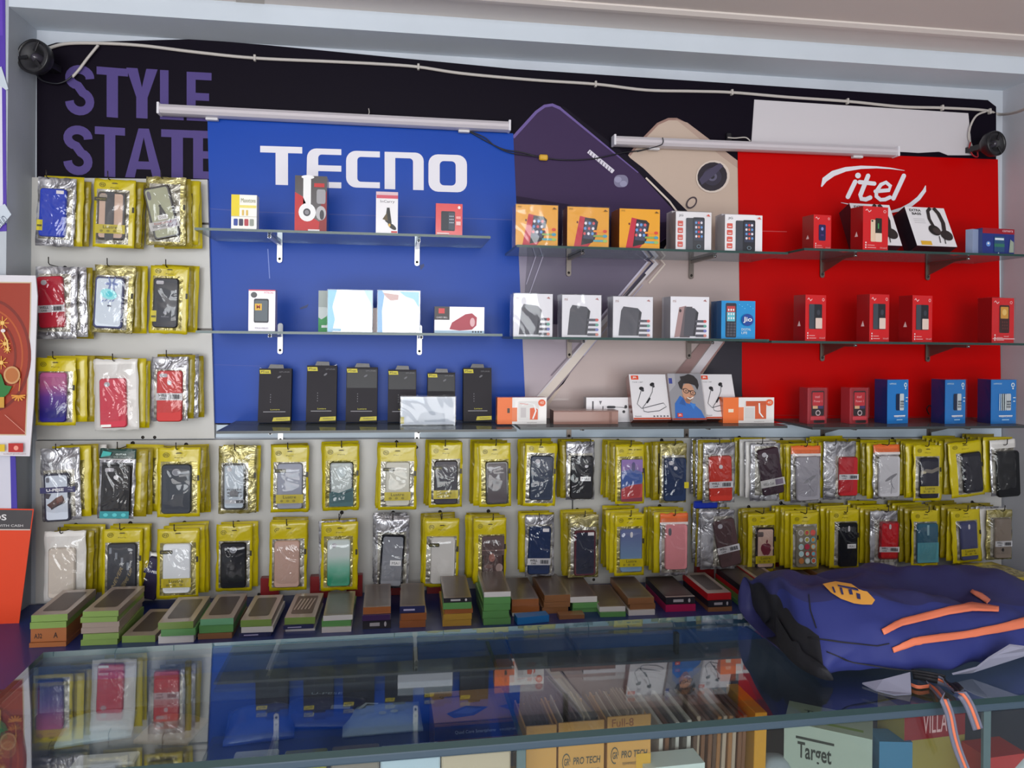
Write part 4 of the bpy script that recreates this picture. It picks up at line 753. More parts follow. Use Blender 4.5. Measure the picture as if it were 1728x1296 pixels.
def packet_root(kind, rect, Y, feats, case, caserect, tilt, seed, label, ctilt=0, group=None):
    x0, y0, x1, y1 = rect; A = P(x0, (y0+y1)/2, Y); B = P(x1, (y0+y1)/2, Y); T = P((x0+x1)/2, y0, Y); Bo = P((x0+x1)/2, y1, Y)
    W = B.x-A.x; H = T.z-Bo.z; cx = (A.x+B.x)/2; cz = (T.z+Bo.z)/2
    r = empty('case_packet', (cx, Y, cz)); r.rotation_euler = (0, tilt, 0)
    # window in fractions
    if caserect:
        q0 = P(caserect[0], caserect[3], Y); q1 = P(caserect[2], caserect[1], Y); cw = q1.x-q0.x; ch = q1.z-q0.z; ccx = (q0.x+q1.x)/2-cx; ccz = (q0.z+q1.z)/2-cz
    else: cw = W*.6; ch = H*.66; ccx = 0; ccz = -H*.06
    win = (max(.06, .5+(ccx-cw/2)/W-.09), max(.04, .5+(ccz-ch/2)/H-.04), min(.94, .5+(ccx+cw/2)/W+.09), min(.95, .5+(ccz+ch/2)/H+.02))
    if kind == 'Y': o = pouch_mesh(W, H, seed, YEL, SILV if seed % 3 else SILV2, win=win, th=.007)
    elif kind == 'S': o = pouch_mesh(W, H, seed, CLEARBAG, SILV, win=win, th=.007)
    elif kind == 'YS': o = pouch_mesh(W, H, seed, SILV2, SILV, win=win, th=.007)
    elif kind == 'W': o = pouch_mesh(W, H, seed, WHITEBAG, WHITEBAG, win=win, th=.006)
    else: o = pouch_mesh(W, H, seed, CLEARBAG, SILV if kind != 'G' else mat('#1b1a1c', .25, coat=.6), win=win, th=.006, hdr=(.86, mat(HEADS[kind], .35, coat=.3)))
    o.parent = r; yf = -.0052
    t = mat(case, .38, coat=.12, bmp=(12, .15, .003, 1), spec=.3) if isinstance(case, str) else case
    if case is not None:
        case_part(r, ccx, ccz, cw, ch, yf, ctilt, t, feats, seed)
    # printed header
    fn = lambda u, v, l: (W*(u-.5), -.0052-l, H*(v-.5)); p = Print(fn)
    if kind == 'Y':
        hv = (win[3]+1)/2; ink = '#4a4310'
        fn2 = lambda u, v, l: (W*(u-.5), -.0030-l, H*(v-.5)); p = Print(fn2)
        L1 = ell(.2, hv, .075, .034); L2 = ell(.2, hv, .062, .028); n = len(L1); p.mb.add([p.fn(x, y, p.l) for x, y in L1+L2], [(i, (i+1) % n, (i+1) % n+n, i+n) for i in range(n)], mat(ink)); p.l += p.step
        p.text('F3', .165, hv-.016, .235, hv+.014, ink, .02); p.text('Paris', .4, hv-.045, .6, hv-.03, ink); p.poly([(.42, hv+.02), (.58, hv+.02), (.55, hv+.035), (.45, hv+.035)], '#3b3212')
        if 'jmax' in feats: p.text('J7 MAX', .62, hv+.01, .9, hv+.035, ink, .02)
        p.build('header_print', r)
    if kind == 'O': p.rect(.02, .82, .98, .865, '#d9d0cc'); p.build('header_print', r)
    if kind == 'G': p.text('GUITAR', .45, .91, .75, .935, '#c9d4d0', .02); p.text('CASE COLLECTION', .4, .875, .9, .895, '#c9d4d0'); p.poly([(.04, .88), (.3, .9), (.34, .95), (.1, .97)], '#2f9a94'); p.rect(.0, .845, 1, .86, '#b9b4b4'); p.build('header_print', r)
    fr = (W, H)
    fnf = lambda u, v, l: (W*(u-.5), -.0135-l, H*(v-.5))
    if 'lustre' in feats:
        p = Print(fnf); a = .5+(ccx-cw/2)/W-.02; e = .5+(ccx+cw/2)/W+.02; vb = .5+(ccz-ch*.5)/H+.09; p.rect(a, vb, e, vb+.13, mat('#aa9a10', .3, coat=.4)); p.text('Lustre', (a+e)/2-.17, vb+.07, (a+e)/2+.17, vb+.115, '#4a4512', .01); [p.ell(a+.15+.16*i, vb+.035, .04, .018, '#7f7414') for i in range(3)]; p.build('label_band', r)
    if 'tag' in feats:
        p = Print(fnf); a = .5+(ccx-cw/2)/W-.06; vb = .5+(ccz+ch*.5)/H-.14; p.rr(a, vb, a+.3, vb+.055, .02, '#35321c'); p.text('original', a+.04, vb+.018, a+.26, vb+.036, '#a5994a'); p.build('label_tag', r)
    # side notch mark of the bag
    if kind in ('Y', 'YS'):
        p = Print(lambda u, v, l: (W*(u-.5), -.003-l, H*(v-.5))); p.rect(.93, .52, .985, .60, '#2a2510'); p.build('notch_mark', r)
    # clear film over the whole front
    nx, nz = 12, 16; vs = []; rnd = random.Random(seed+5)
    w0, w1 = (win[0], win[2]) if kind == 'Y' else (.03, .97); v0, v1 = (win[1], win[3]) if kind == 'Y' else (.03, .93)
    for k in range(nz+1):
        for i in range(nx+1):
            u = i/nx; v = k/nz; e = (1-abs(2*u-1)**6)*(1-abs(2*v-1)**6)
            vs.append((W*(w0+(w1-w0)*u-.5), -.004-.0115*e+noise.noise(Vector((u*5+seed, v*6, 0)))*.0018*e, H*(v0+(v1-v0)*v-.5)))
    m = MB(); m.add(vs, [(k*(nx+1)+i, k*(nx+1)+i+1, (k+1)*(nx+1)+i+1, (k+1)*(nx+1)+i) for k in range(nz) for i in range(nx)], FILM if kind not in ('Y',) or seed % 2 else FILM2, True); m.keep = True; m.build('plastic_film', r)
    return tag(r, label, 'phone case packet', group)
HN = 0
def hook(px, pytop, n, rowname, rect, kind, case, cr, feats, short, tilt=0, ct=0, space=.0165, back='Y', dx=0):
    """one hook with its front packet and n packets behind"""
    global HN; HN += 1; seed = HN
    Lh = .040+space*n; Y = -.018-Lh+.014
    root = packet_root(kind, rect, Y, feats, case, cr, tilt, seed, short+' packet, front of its hook, '+rowname, ct)
    hx = P(px, pytop+10, Y).x; hz = P(px, pytop+14, Y).z
    m = MB(); hy = Y-.016; hz = P(px, pytop, hy).z-.016; pts = [(hx, -.017, hz), (hx, (hy-.018)/2, hz-.001), (hx, hy+.006, hz), (hx, hy, hz+.004), (hx, hy-.001, hz+.018)]
    m.tube(pts, .0013, DKMETAL, 6); h = m.build('peg_hook'); tag(h, 'wire hook holding the %s packets, %s' % (short, rowname), 'hook')
    m = MB(); m.lathe([(0, -.002), (.005, -.0015), (.005, 0)], DKMETAL, 10, 'Y', (hx, -.018, hz)); m.build('hook_plate', h)
    W = P(rect[2], rect[1], Y).x-P(rect[0], rect[1], Y).x; H = P(rect[0], rect[1], Y).z-P(rect[0], rect[3], Y).z
    rnd = random.Random(seed*13); top = hz-.002; cz0 = root.location.z; cx0 = root.location.x
    for k in range(n):
        pool = BACKM if (back == 'Y' or (back == 'M' and rnd.random() < .6)) else BACKS
        o = bpy.data.objects.new('case_packet', rnd.choice(pool)); COL.objects.link(o)
        o.location = (cx0+dx*(k+1)*.012+rnd.uniform(-.004, .004)-.003*(1 if cx0 > -.28 else -1.6), Y+space*(k+1), cz0+.002+rnd.uniform(-.004, .004))
        o.scale = (max(W, .088)/.1*rnd.uniform(.96, 1.04), .6, H/.165*rnd.uniform(.96, 1.03)); o.rotation_euler = (0, rnd.uniform(-.035, .035)+(tilt*.2), 0)
        kindname = 'yellow' if pool is BACKM else 'clear silvery'
        tag(o, '%s packet, %s back behind the %s packet' % (kindname, ORD[k], short), 'phone case packet')
UR = 'top board row'; MR = 'middle board row'; BR_ = 'third board row'; D_ = 'upper long row'; E_R = 'lower long row'
g1 = grad('#a4527e', '#1c1370', -.035, .03, mid=(.55, '#5a3186')); g2 = grad('#b9c2bf', '#0f7f5f', -.04, .02, mid=(.45, '#6aa58f'))
lav = grad('#5b6488', '#6a86a0', -.04, .04)
T = [
 (83, 288, 2, UR, (62, 300, 127, 416), 'S', '#1233a8', (69, 320, 115, 400), ['stickert', 'ybadge'], 'blue phone case', .03, 0, 'Y', .6),
 (186, 290, 2, UR, (158, 303, 228, 418), 'Y', '#b79b8a', (166, 326, 214, 405), ['stripes', 'lustre', 'tag', 'rim:#3a3538'], 'beige and dark striped case', .02, 0, 'Y', .5),
 (275, 288, 3, UR, (247, 299, 314, 414), 'YS', '#9d9e84', (252, 316, 298, 403), ['rim:#241f22', 'camv', 'figure', 'lowband'], 'tilted olive case', -.0, -.24, 'Y', .6),
 (87, 435, 3, MR, (60, 450, 130, 572), 'S', '#a5122a', (66, 467, 112, 553), ['camr', 'bandmid'], 'red leather look case', -.0, -.07, 'M', .6),
 (185, 437, 2, MR, (157, 448, 226, 562), 'YS', '#c9d2de', (161, 468, 212, 554), ['rim:#3b3f66', 'flower'], 'white blue flower case', .04, .0, 'Y', .6),
 (283, 439, 2, MR, (253, 449, 318, 563), 'Y', '#1d1c26', (260, 470, 303, 553), ['cam', 'logo', 'ybadge'], 'black case with small round logo', .02, 0, 'Y', .4),
 (94, 594, 4, BR_, (60, 604, 128, 718), 'Y', g1, (69, 628, 116, 712), [], 'pink to violet gradient case', 0, 0, 'Y', 1.1),
 (194, 598, 2, BR_, (159, 606, 234, 726), 'W', '#bf3245', (170, 638, 216, 721), ['stickerb', 'camr'], 'white pouch red case', -.03, 0, 'Y', .4),
 (284, 592, 3, BR_, (256, 602, 318, 710), 'S', '#bb2a28', (266, 625, 310, 711), ['cam', 'fp', 'band'], 'bright red case with grey band', 0, 0, 'M', .5),
 (99, 750, 3, D_, (70, 756, 136, 878), 'S', '#b9c0cc', (76, 797, 121, 879), ['rim:#2b2c3c', 'shoe', 'upese'], 'white case with brown sneaker picture', -.04, 0, 'M', .9),
 (202, 747, 4, D_, (167, 757, 228, 875), 'G', '#1b191c', (173, 783, 224, 870), ['cam', 'fp', 'tealfoot'], 'black case under green and black header', .03, 0, 'Y', 1.1),
 (300, 748, 3, D_, (266, 755, 338, 872), 'Y', '#2b303a', (274, 782, 325, 866), ['camc'], 'slate case with round camera hole', 0, 0, 'Y', .2),
 (398, 750, 1, D_, (369, 752, 433, 866), 'YS', '#aab4be', (377, 781, 416, 859), ['rim:#1e1f26', 'camr', 'words'], 'white case with black frame and slogan', 0, 0, 'Y', 0),
 (487, 748, 1, D_, (457, 751, 521, 864), 'Y', '#838694', (468, 780, 512, 858), ['lustre', 'tag'], 'clear grey case', .0, 0, 'Y', .2),
 (577, 745, 1, D_, (545, 749, 606, 861), 'Y', '#a9b0ae', (556, 778, 597, 853), ['rim:#232a2c', 'puppy'], 'dark framed case with teal picture', 0, 0, 'Y', .1),
 (669, 744, 3, D_, (638, 751, 703, 860), 'Y', '#b5b2a6', (650, 778, 692, 853), ['lustre', 'tag'], 'silvery clear case', 0, 0, 'Y', -.1),
 (751, 743, 3, D_, (724, 747, 780, 856), 'Y', '#2a2530', (732, 776, 772, 850), ['lustre', 'tag'], 'dark purple reflective case', 0, 0, 'Y', -.1),
 (836, 742, 4, D_, (808, 748, 862, 855), 'Y', '#4a4246', (818, 777, 857, 850), ['rim:#221f24'], 'silver streaked dark case', -.02, 0, 'Y', -.3),
 (911, 742, 4, D_, (884, 748, 938, 854), 'Y', '#1f2a40', (893, 768, 932, 843), ['camr'], 'dark navy case', .03, 0, 'Y', -.1),
 (994, 742, 3, D_, (955, 745, 1003, 843), 'S', '#17161c', (961, 768, 1000, 841), ['fpr', 'sticker'], 'black case with small white sticker', 0, .02, 'Y', 0),
 (1062, 744, 5, D_, (1038, 750, 1087, 850), 'Y', '#5f6a9c', (1046, 774, 1082, 845), ['sunset', 'jmax'], 'purple blue and red sunset case', 0, 0, 'Y', -.1),
 (1136, 742, 4, D_, (1113, 748, 1158, 848), 'YS', '#22304e', (1118, 771, 1156, 845), ['fp', 'camr', 'ydot'], 'plain navy case', 0, 0, 'Y', -.1),
 (1210, 741, 5, D_, (1186, 747, 1240, 848), 'S', '#b03226', (1194, 768, 1233, 845), ['fp', 'bandmid'], 'orange red case with grey band', -.0, -.03, 'M', 0),
 (1282, 740, 6, D_, (1266, 748, 1316, 845), 'S', '#33202a', (1279, 755, 1316, 834), ['camr', 'lowband'], 'tilted dark maroon case', -.0, -.17, 'M', 0),
 (1357, 744, 6, D_, (1334, 752, 1384, 848), 'O', '#8e8b92', (1340, 769, 1380, 844), ['smudge'], 'orange header grey clear case', -.0, -.04, 'Y', 0),
 (1405, 742, 5, D_, (1389, 745, 1444, 843), 'S', '#a81f26', (1412, 770, 1444, 836), ['band'], 'red flat case beside crumpled foil', 0, 0, 'M', 0),
 (1494, 742, 6, D_, (1473, 750, 1517, 842), 'O', '#b4b2b6', (1479, 768, 1515, 838), ['smudge'], 'orange header white clear case', 0, 0, 'Y', -.05),
 (1561, 744, 7, D_, (1541, 751, 1588, 845), 'Y', '#20202c', (1548, 771, 1580, 840), ['lustre', 'brush'], 'black case with painted brush stroke', 0, 0, 'Y', -.05),
 (1624, 740, 6, D_, (1602, 745, 1658, 838), 'Y', '#22222a', (1620, 763, 1653, 831), [], 'tilted plain black case', -.10, 0, 'Y', -.05),
 (1692, 742, 6, D_, (1671, 742, 1714, 836), 'H', '#141518', (1677, 760, 1716, 838), [], 'glossy black case under white header', -.05, 0, 'Y', -.05),
 (106, 890, 3, E_R, (75, 896, 145, 1014), 'W', '#c1b6aa', (84, 922, 130, 1008), [], 'long pale clear sleeve', 0, 0, 'Y', .5),
 (206, 884, 2, E_R, (173, 892, 240, 1006), 'Y', '#35363c', (183, 914, 233, 1000), ['never'], 'dark case with slanted word print', 0, 0, 'Y', .3),
 (297, 886, 3, E_R, (265, 892, 336, 1010), 'Y', '#cfd2d6', (276, 915, 324, 1000), ['tag', 'lustre'], 'bright silver reflecting case', 0, 0, 'Y', .2),
 (396, 880, 1, E_R, (365, 884, 426, 997), 'Y', '#15151c', (373, 913, 417, 991), ['camc'], 'matte black case', 0, 0, 'Y', .2),
 (485, 877, 2, E_R, (455, 880, 518, 996), 'Y', '#b59588', (463, 910, 507, 990), [], 'rose gold flip case', -.0, 0, 'Y', .2),
 (573, 868, 3, E_R, (542, 881, 604, 996), 'Y', g2, (552, 908, 592, 988), ['camr'], 'silver to green gradient case', 0, 0, 'M', 0),
 (663, 868, 3, E_R, (633, 874, 690, 992), 'S', '#7d7f86', (641, 900, 682, 990), ['rim:#16171e', 'sticker'], 'black framed see-through case', .0, .05, 'M', -.1),
 (745, 867, 3, E_R, (715, 876, 774, 990), 'Y', '#b7b4b0', (726, 904, 768, 984), ['tag'], 'pale shiny clear case', .02, 0, 'Y', -.1),
 (831, 868, 4, E_R, (799, 874, 854, 984), 'Y', '#4a3634', (812, 902, 850, 975), ['shelves', 'rim:#2b1e20'], 'brown case with picture', 0, 0, 'Y', -.2),
 (908, 867, 3, E_R, (886, 869, 935, 972), 'S', '#1d2c4e', (890, 886, 928, 968), ['bandlow', 'stickert'], 'navy case with white barcode band', 0, .03, 'Y', -.1),
 (985, 863, 3, E_R, (959, 868, 1010, 974), 'YS', '#2a2d3c', (967, 893, 1004, 970), ['stickert', 'rim:#5a3038'], 'blue black case with thin red rim', 0, 0, 'Y', -.1),
 (1062, 862, 5, E_R, (1037, 867, 1087, 971), 'Y', lav, (1044, 890, 1082, 964), ['lustre', 'camm', 'jmax'], 'dusky blue case with yellow band', 0, 0, 'Y', -.1),
 (1136, 861, 5, E_R, (1113, 866, 1160, 971), 'O', '#cb8287', (1120, 883, 1158, 960), ['camv'], 'pink case', 0, 0, 'Y', -.1),
 (1209, 858, 4, E_R, (1182, 861, 1240, 960), 'S', '#4d3a3c', (1206, 874, 1243, 955), ['camr', 'bandmid'], 'tilted brown case', -.0, -.2, 'M', 0),
 (1284, 858, 3, E_R, (1262, 866, 1309, 965), 'Y', '#bfa294', (1272, 888, 1304, 958), ['apple', 'lustre', 'rim:#2b2428'], 'rose case with fruit logo', 0, 0, 'M', 0),
 (1356, 858, 6, E_R, (1334, 865, 1381, 961), 'Y', '#7b7668', (1340, 887, 1374, 956), ['buttons'], 'case printed with colourful round buttons', 0, 0, 'Y', -.05),
 (1424, 856, 6, E_R, (1400, 860, 1449, 958), 'Y', '#17181c', (1412, 880, 1444, 955), ['camm', 'sticker'], 'black case with white side sticker', 0, 0, 'Y', -.05),
 (1493, 855, 6, E_R, (1468, 862, 1514, 958), 'S', '#b3161e', (1480, 878, 1513, 943), ['camm', 'bandlow', 'rim:#7f1218'], 'glossy red case', 0, .03, 'Y', -.05),
 (1561, 856, 6, E_R, (1538, 861, 1583, 955), 'Y', '#31566a', (1543, 881, 1579, 949), ['teal'], 'teal wallet case', 0, 0, 'Y', -.05),
 (1626, 854, 6, E_R, (1606, 860, 1655, 949), 'Y', '#3e4162', (1616, 878, 1645, 944), ['lustre', 'camm'], 'indigo case in clear cover', -.06, 0, 'Y', -.05),
 (1688, 854, 5, E_R, (1664, 860, 1707, 944), 'YS', '#7b6f64', (1674, 873, 1702, 941), ['bandmid', 'hole'], 'taupe case with round hole', 0, 0, 'M', -.05),
]
for (px, py, n, rn, rc, kd, cs, cr, ft, sh, tl_, ct, bk, dx) in T:
    hook(px, py, n, rn, rc, kd, cs, cr, ft, sh, tl_, ct, back=bk, dx=dx)
packet_root('W', (226, 930, 262, 1008), -.05, ['upese'], '#2a2440', (246, 934, 275, 1006), .25, 91, 'white sleeve with dark violet case peeking beside the bright silver case', 0)
r = packet_root('W', (1183, 861, 1222, 958), -.06, [], '#d9d2d0', (1184, 866, 1220, 956), 0, 93, 'white flat case with red inner frame left of tilted brown case', 0); 
m = MB(); c = P(1189, 851, -.10); m.bbox(c.x-.032, c.x+.035, -.108, -.098, c.z-.010, c.z+.010, mat('#1a2f96', .3, coat=.4), .003); tag(m.build('phone_case'), 'blue case bottom hanging below the orange red case packet', 'phone case')
# ================================================================ back ledge and the stacks of boxed cases
LZ = .822
LB = mat('#1a2a66', .4, coat=.2, name='blue_laminate'); LBR = mat('#4a2a22', .45, name='brown_edge')
m = MB(); m.box(-1.25, XR-.002, -.50, -.145, LZ-.02, LZ, LB); m.box(XL+.005, XR-.002, -.145, -.02, LZ-.02, LZ, LB); m.box(-1.25, XR-.002, -.512, -.50, LZ-.034, LZ+.0002, LBR); ledge = m.build('back_ledge')
tag(ledge, 'dark blue ledge below the boards carrying stacks of boxed phone cases', 'ledge')
m = MB(); m.box(XL+.01, XR-.002, -.44, -.02, 0, LZ-.0345, mat('#25283a', .5)); tag(m.build('base_cabinet'), 'dark cabinet body under the blue ledge', 'cabinet')
GRN = '#728c44'; GR2 = '#5a9052'; MINT = '#68a078'; ORG = '#94582e'; BRN = '#845a38'; WHT = '#c9c6c4'; NVY = '#232650'; BLK = '#26242a'; YLO = '#b08a34'; RED_ = '#b01c20'; CRM = '#a81c50'; PRP = '#3c2450'; BLU_ = '#1f6fb0'; GRY = '#8d7d72'
cname = {GRN: 'green', GR2: 'bright green', MINT: 'mint green', ORG: 'orange brown', BRN: 'brown', WHT: 'white', NVY: 'navy', BLK: 'black', YLO: 'yellow gold', RED_: 'red', CRM: 'crimson', PRP: 'purple', BLU_: 'blue', GRY: 'grey brown'}
def case_box(x, y, z, w_, l_, h_, yaw, col, top, label, name='case_box', prints=True):
    """flat phone case carton, front edge centre at origin, window on top"""
    m = MB(); cm = mat(col, .35, coat=.35); tm = mat('#97887e' if top in ('frame', 'stripe') else ('#6b5a50' if top == 'clear' else ('#3a3334' if top == 'dark' else col)), .35, coat=.35)
    m.box(-w_/2, w_/2, 0, l_, 0, h_, cm, dict(F=cm, R=mat('#8a7a70' if top in ('frame', 'stripe') else col, .35, coat=.3), L=cm, T=tm, D=cm, B=cm)); r = m.build(name, bev=.0007)
    r.location = (x, y, z); r.rotation_euler = (0, 0, yaw)
    f = lambda u, v, l: (w_*(u-.5), l_*v, h_+l); p = Print(f)
    if top == 'frame': p.rr(.16, .14, .84, .88, .06, mat('#453935', .4, coat=.05)); p.build('window', r)
    if top == 'stripe': p.rr(.14, .14, .86, .88, .05, '#5b4a42'); [p.band([(.2+.12*i, .3), (.3+.12*i, .75)], .05, '#a5968c') for i in range(5)]; p.build('window', r)
    if top == 'clear': p.rr(.08, .06, .92, .95, .04, mat('#574a45', .35, coat=.12)); p.build('window', r)
    if top == 'dark': p.rr(.08, .1, .92, .92, .04, mat('#4a3f3e', .35, coat=.12)); p.rect(.0, .0, 1, .05, '#9a8d88'); p.build('window', r)
    if prints and col == BLK:
        p = Print(facefn(w_, h_)); p.rect(.25, .3, .6, .7, '#a9a6aa'); p.ell(.8, .5, .04, .3, '#b9b6ba'); p.build('front_print', r)
    if prints and col == NVY: p = Print(facefn(w_, h_)); p.rect(.15, .35, .6, .6, '#a9a6c4'); p.build('front_print', r)
    if prints and col == ORG and h_ > .022: p = Print(facefn(w_, h_)); p.text('A32', .1, .25, .32, .6, '#2a1710', .02); p.text('A', .64, .25, .76, .65, '#2a1710', .02); p.build('front_print', r)
    return tag(r, label, 'phone case box')
# (x0, x1, bottom y px, height list top->bottom as (colour, px), window type, extra yaw, name)
ST = [
 (50, 111, 1092, [(GRN, 12), (GRN, 11), (ORG, 24), (ORG, 8)], 'frame', 0, 'first stack from the left'),
 (138, 199, 1089, [(GRN, 10), (GRN, 9), (GRY, 9), (GRY, 10), (GRN, 10), (GRN, 10)], 'frame', 0, 'tall second stack from the left'),
 (205, 262, 1085, [(GRN, 12)], 'frame', -.05, 'single box right of the tall green stack'),
 (269, 328, 1086, [(GRN, 12), (GR2, 12), (WHT, 13)], 'frame', 0, 'stack with white box at bottom'),
 (336, 393, 1079, [(MINT, 11), (GR2, 14), (BRN, 10)], 'frame', 0, 'mint topped stack'),
 (405, 459, 1076, [(GRN, 12), (WHT, 10), (NVY, 8)], 'frame', 0, 'green, white and navy stack'),
 (478, 530, 1066, [(GRN, 12), (NVY, 7), (WHT, 5)], 'stripe', 0, 'stack with striped window top'),
 (542, 594, 1067, [(WHT, 9), (GR2, 10), (WHT, 9)], 'clear', 0, 'clear topped green and white stack'),
 (611, 660, 1062, [(ORG, 12), (PRP, 10), (BLK, 15)], 'clear', 0, 'orange, purple and black stack'),
 (675, 720, 1059, [(NVY, 12), (ORG, 12), (ORG, 12)], 'clear', 0, 'stack of two orange under navy'),
 (747, 797, 1057, [(BLK, 8), (GR2, 11), (ORG, 8), (YLO, 10), (YLO, 11)], 'clear', 0, 'stack with two gold boxes at bottom'),
 (813, 861, 1054, [(WHT, 9), (GR2, 12), (GR2, 11), (GR2, 12), (GR2, 11)], 'clear', 0, 'tall bright green stack'),
 (863, 912, 1040, [(ORG, 12), (ORG, 11), (WHT, 6)], 'clear', 0, 'brown stack behind the blue box'),
 (915, 962, 1036, [(BRN, 12), (BRN, 9), (BRN, 11)], 'clear', 0, 'stack of three brown boxes'),
 (963, 1010, 1034, [(WHT, 10), (GR2, 9), (GR2, 8)], 'clear', 0, 'white over two green stack'),
 (1012, 1058, 1041, [(WHT, 9), (GR2, 8)], 'clear', -.03, 'low white over green stack'),
 (1060, 1107, 1038, [(BRN, 11), (BRN, 9), (WHT, 9)], 'clear', 0, 'two brown over white stack'),
 (1121, 1175, 1032, [(BLK, 12), (CRM, 12)], 'dark', 0, 'black over crimson stack'),
 (1192, 1236, 1032, [(RED_, 12), (BLK, 11), (BRN, 8)], 'frame', 0, 'red topped black and brown stack'),
 (1250, 1292, 1025, [(BLK, 11), (RED_, 8), (GRN, 9), (GR2, 7)], 'dark', 0, 'black topped red and green stack'),
]
YD = {}
for (x0, x1, yb, layers, top, yaw, nm) in ST:
    a = PZ(x0, yb, LZ); e = PZ(x1, yb, LZ); y = (a.y+e.y)/2; xc = (a.x+e.x)/2; wd = (e.x-a.x); z = LZ+.0003; rnd = random.Random(x0)
    for j, (c, hp) in enumerate(layers[::-1]):
        t_ = top if j == len(layers)-1 else ('plain'); h_ = hp*(a-CAM).dot(fw)/1300*1.0
        pos = ('top', 'second', 'third', 'fourth', 'fifth', 'sixth')[len(layers)-1-j]
        case_box(xc+rnd.uniform(-.003, .003), y+rnd.uniform(-.002, .004), z, wd*rnd.uniform(.94, .99), min(.165, -.03-y-.018), h_-.0006, yaw+rnd.uniform(-.02, .02), c, t_, '%s case box, %s down in the %s' % (cname[c], pos if pos != 'top' else 'topmost', nm) if pos == 'top' else '%s case box, %s from top of the %s' % (cname[c], pos, nm)); z += h_
# right part: boxes lying further back beside the bag
for (x0, x1, y0, col, top, z_, nm) in ((1288, 1335, 993, RED_, 'frame', .055, 'red boxed case, right of the black topped stack'), (1289, 1333, 1002, GRN, 'plain', .0365, 'green boxed case under the red one right of the black topped stack'),
        (1302, 1332, 1012, BRN, 'plain', .018, 'small brown box under the green box near the bag'), (1350, 1402, 990, BRN, 'clear', .05, 'brown windowed box, first behind the backpack'), (1402, 1452, 982, BRN, 'clear', .055, 'brown windowed box, second behind the backpack'),
        (1452, 1500, 992, BRN, 'clear', .03, 'brown windowed box behind the backpack logo'), (1495, 1535, 998, ORG, 'clear', .028, 'orange brown windowed box right of the backpack logo'), (1538, 1578, 1006, BLK, 'dark', .02, 'black windowed box behind the backpack')):
    c = PZ((x0+x1)/2, y0, LZ+z_)
    if x0 in (1288, 1289, 1302): c = PZ(1311, 993, LZ+.045)
    wd = (x1-x0)*(c-CAM).dot(fw)/1300*.92
    h_ = .018; case_box(c.x, max(c.y, -.30), LZ+.0003+max(0, z_-h_), wd, min(.17, -.03-max(c.y, -.30)), h_, random.uniform(-.03, .03), col, top, nm)
    if z_ > h_+.004 and x0 not in (1288, 1289):
        case_box(c.x, max(c.y, -.30)+.003, LZ+.0003, wd, .15, z_-h_-.0006, 0, BRN if col != GRN else GRN, 'plain', 'supporting box under the '+nm.replace('boxed case', 'case'))
# blue box lying in front and small brown one
c = PZ(900, 1052, LZ); case_box(c.x, c.y+.0, LZ+.0003, .078, .03, .016, .12, BLU_, 'plain', 'blue case box lying in front of the brown stack', prints=False)
c = PZ(965, 1045, LZ); case_box(c.x, c.y, LZ+.0003, .062, .028, .010, .0, BRN, 'plain', 'small brown box in front of the three brown boxes', prints=False)
c = PZ(1262, 1033, LZ); 
# red boxes standing dark behind the stacks
for i, (x, wd) in enumerate(((455, .045), (540, .05), (598, .04), (668, .04), (735, .045), (1190, .05), (1300, .05))):
    c = P(x, 1000, -.05); m = MB(); m.box(-wd/2, wd/2, 0, .02, 0, .055, mat('#7a1418', .4)); o = m.build('case_box'); o.location = (c.x, -.05, LZ+.0003)
    tag(o, 'dark red box standing against the board, %s of its kind from the left' % ORD[i], 'phone case box')
# heap of flat yellow packets at the right
rnd = random.Random(5); k = 0
for (px, py, n) in ((1580, 1005, 5), (1620, 1000, 6), (1690, 1012, 9), (1650, 985, 4)):
    c = PZ(px, py, LZ); c.y = min(max(c.y, -.34), -.12)
    for j in range(n):
        o = bpy.data.objects.new('case_packet', rnd.choice(BACKM[:4])); COL.objects.link(o); k += 1
        o.rotation_euler = (-math.pi/2+rnd.uniform(-.05, .05), 0, rnd.uniform(-.5, .5)+(.3 if px < 1600 else -.2)); o.scale = (1, .7, .95)
        o.location = (c.x+rnd.uniform(-.01, .01), c.y+rnd.uniform(-.01, .01), LZ+.006+j*.0085)
        tag(o, 'yellow packet lying flat, %s up in the %s heap at ledge right end' % (ORD[j], {1580: 'leftmost', 1620: 'middle', 1690: 'rightmost', 1650: 'rear'}[px]), 'phone case packet')
# ================================================================ posters on the left pillar
YP = -.142
pp = panel('shop_poster', [(-160, -60), (8, -60), (11, 390), (-160, 398)], YP, .0015, mat('#4a2f98', .45), 'purple bordered white poster at the upper left edge', 'poster')
pr = Print(wallfn(YP)); pr.poly([(-150, 60), (3, 120), (5, 340), (3, 368), (-150, 368)], '#c9c7d8'); pr.poly([(-150, -40), (4, -40), (5, 60), (-150, 60)], '#5a3aa8'); pr.build('poster_print', pp)
pw = panel('shop_poster', [(-160, 770), (26, 766), (29, 858), (-160, 862)], YP, .0015, mat('#3b2c92', .45), 'white poster with purple border between calendar and orange poster', 'poster')
pr = Print(wallfn(YP)); pr.poly([(-150, 770), (17, 766), (19, 858), (-150, 858)], '#bdbcc8'); pr.build('poster_print', pw)
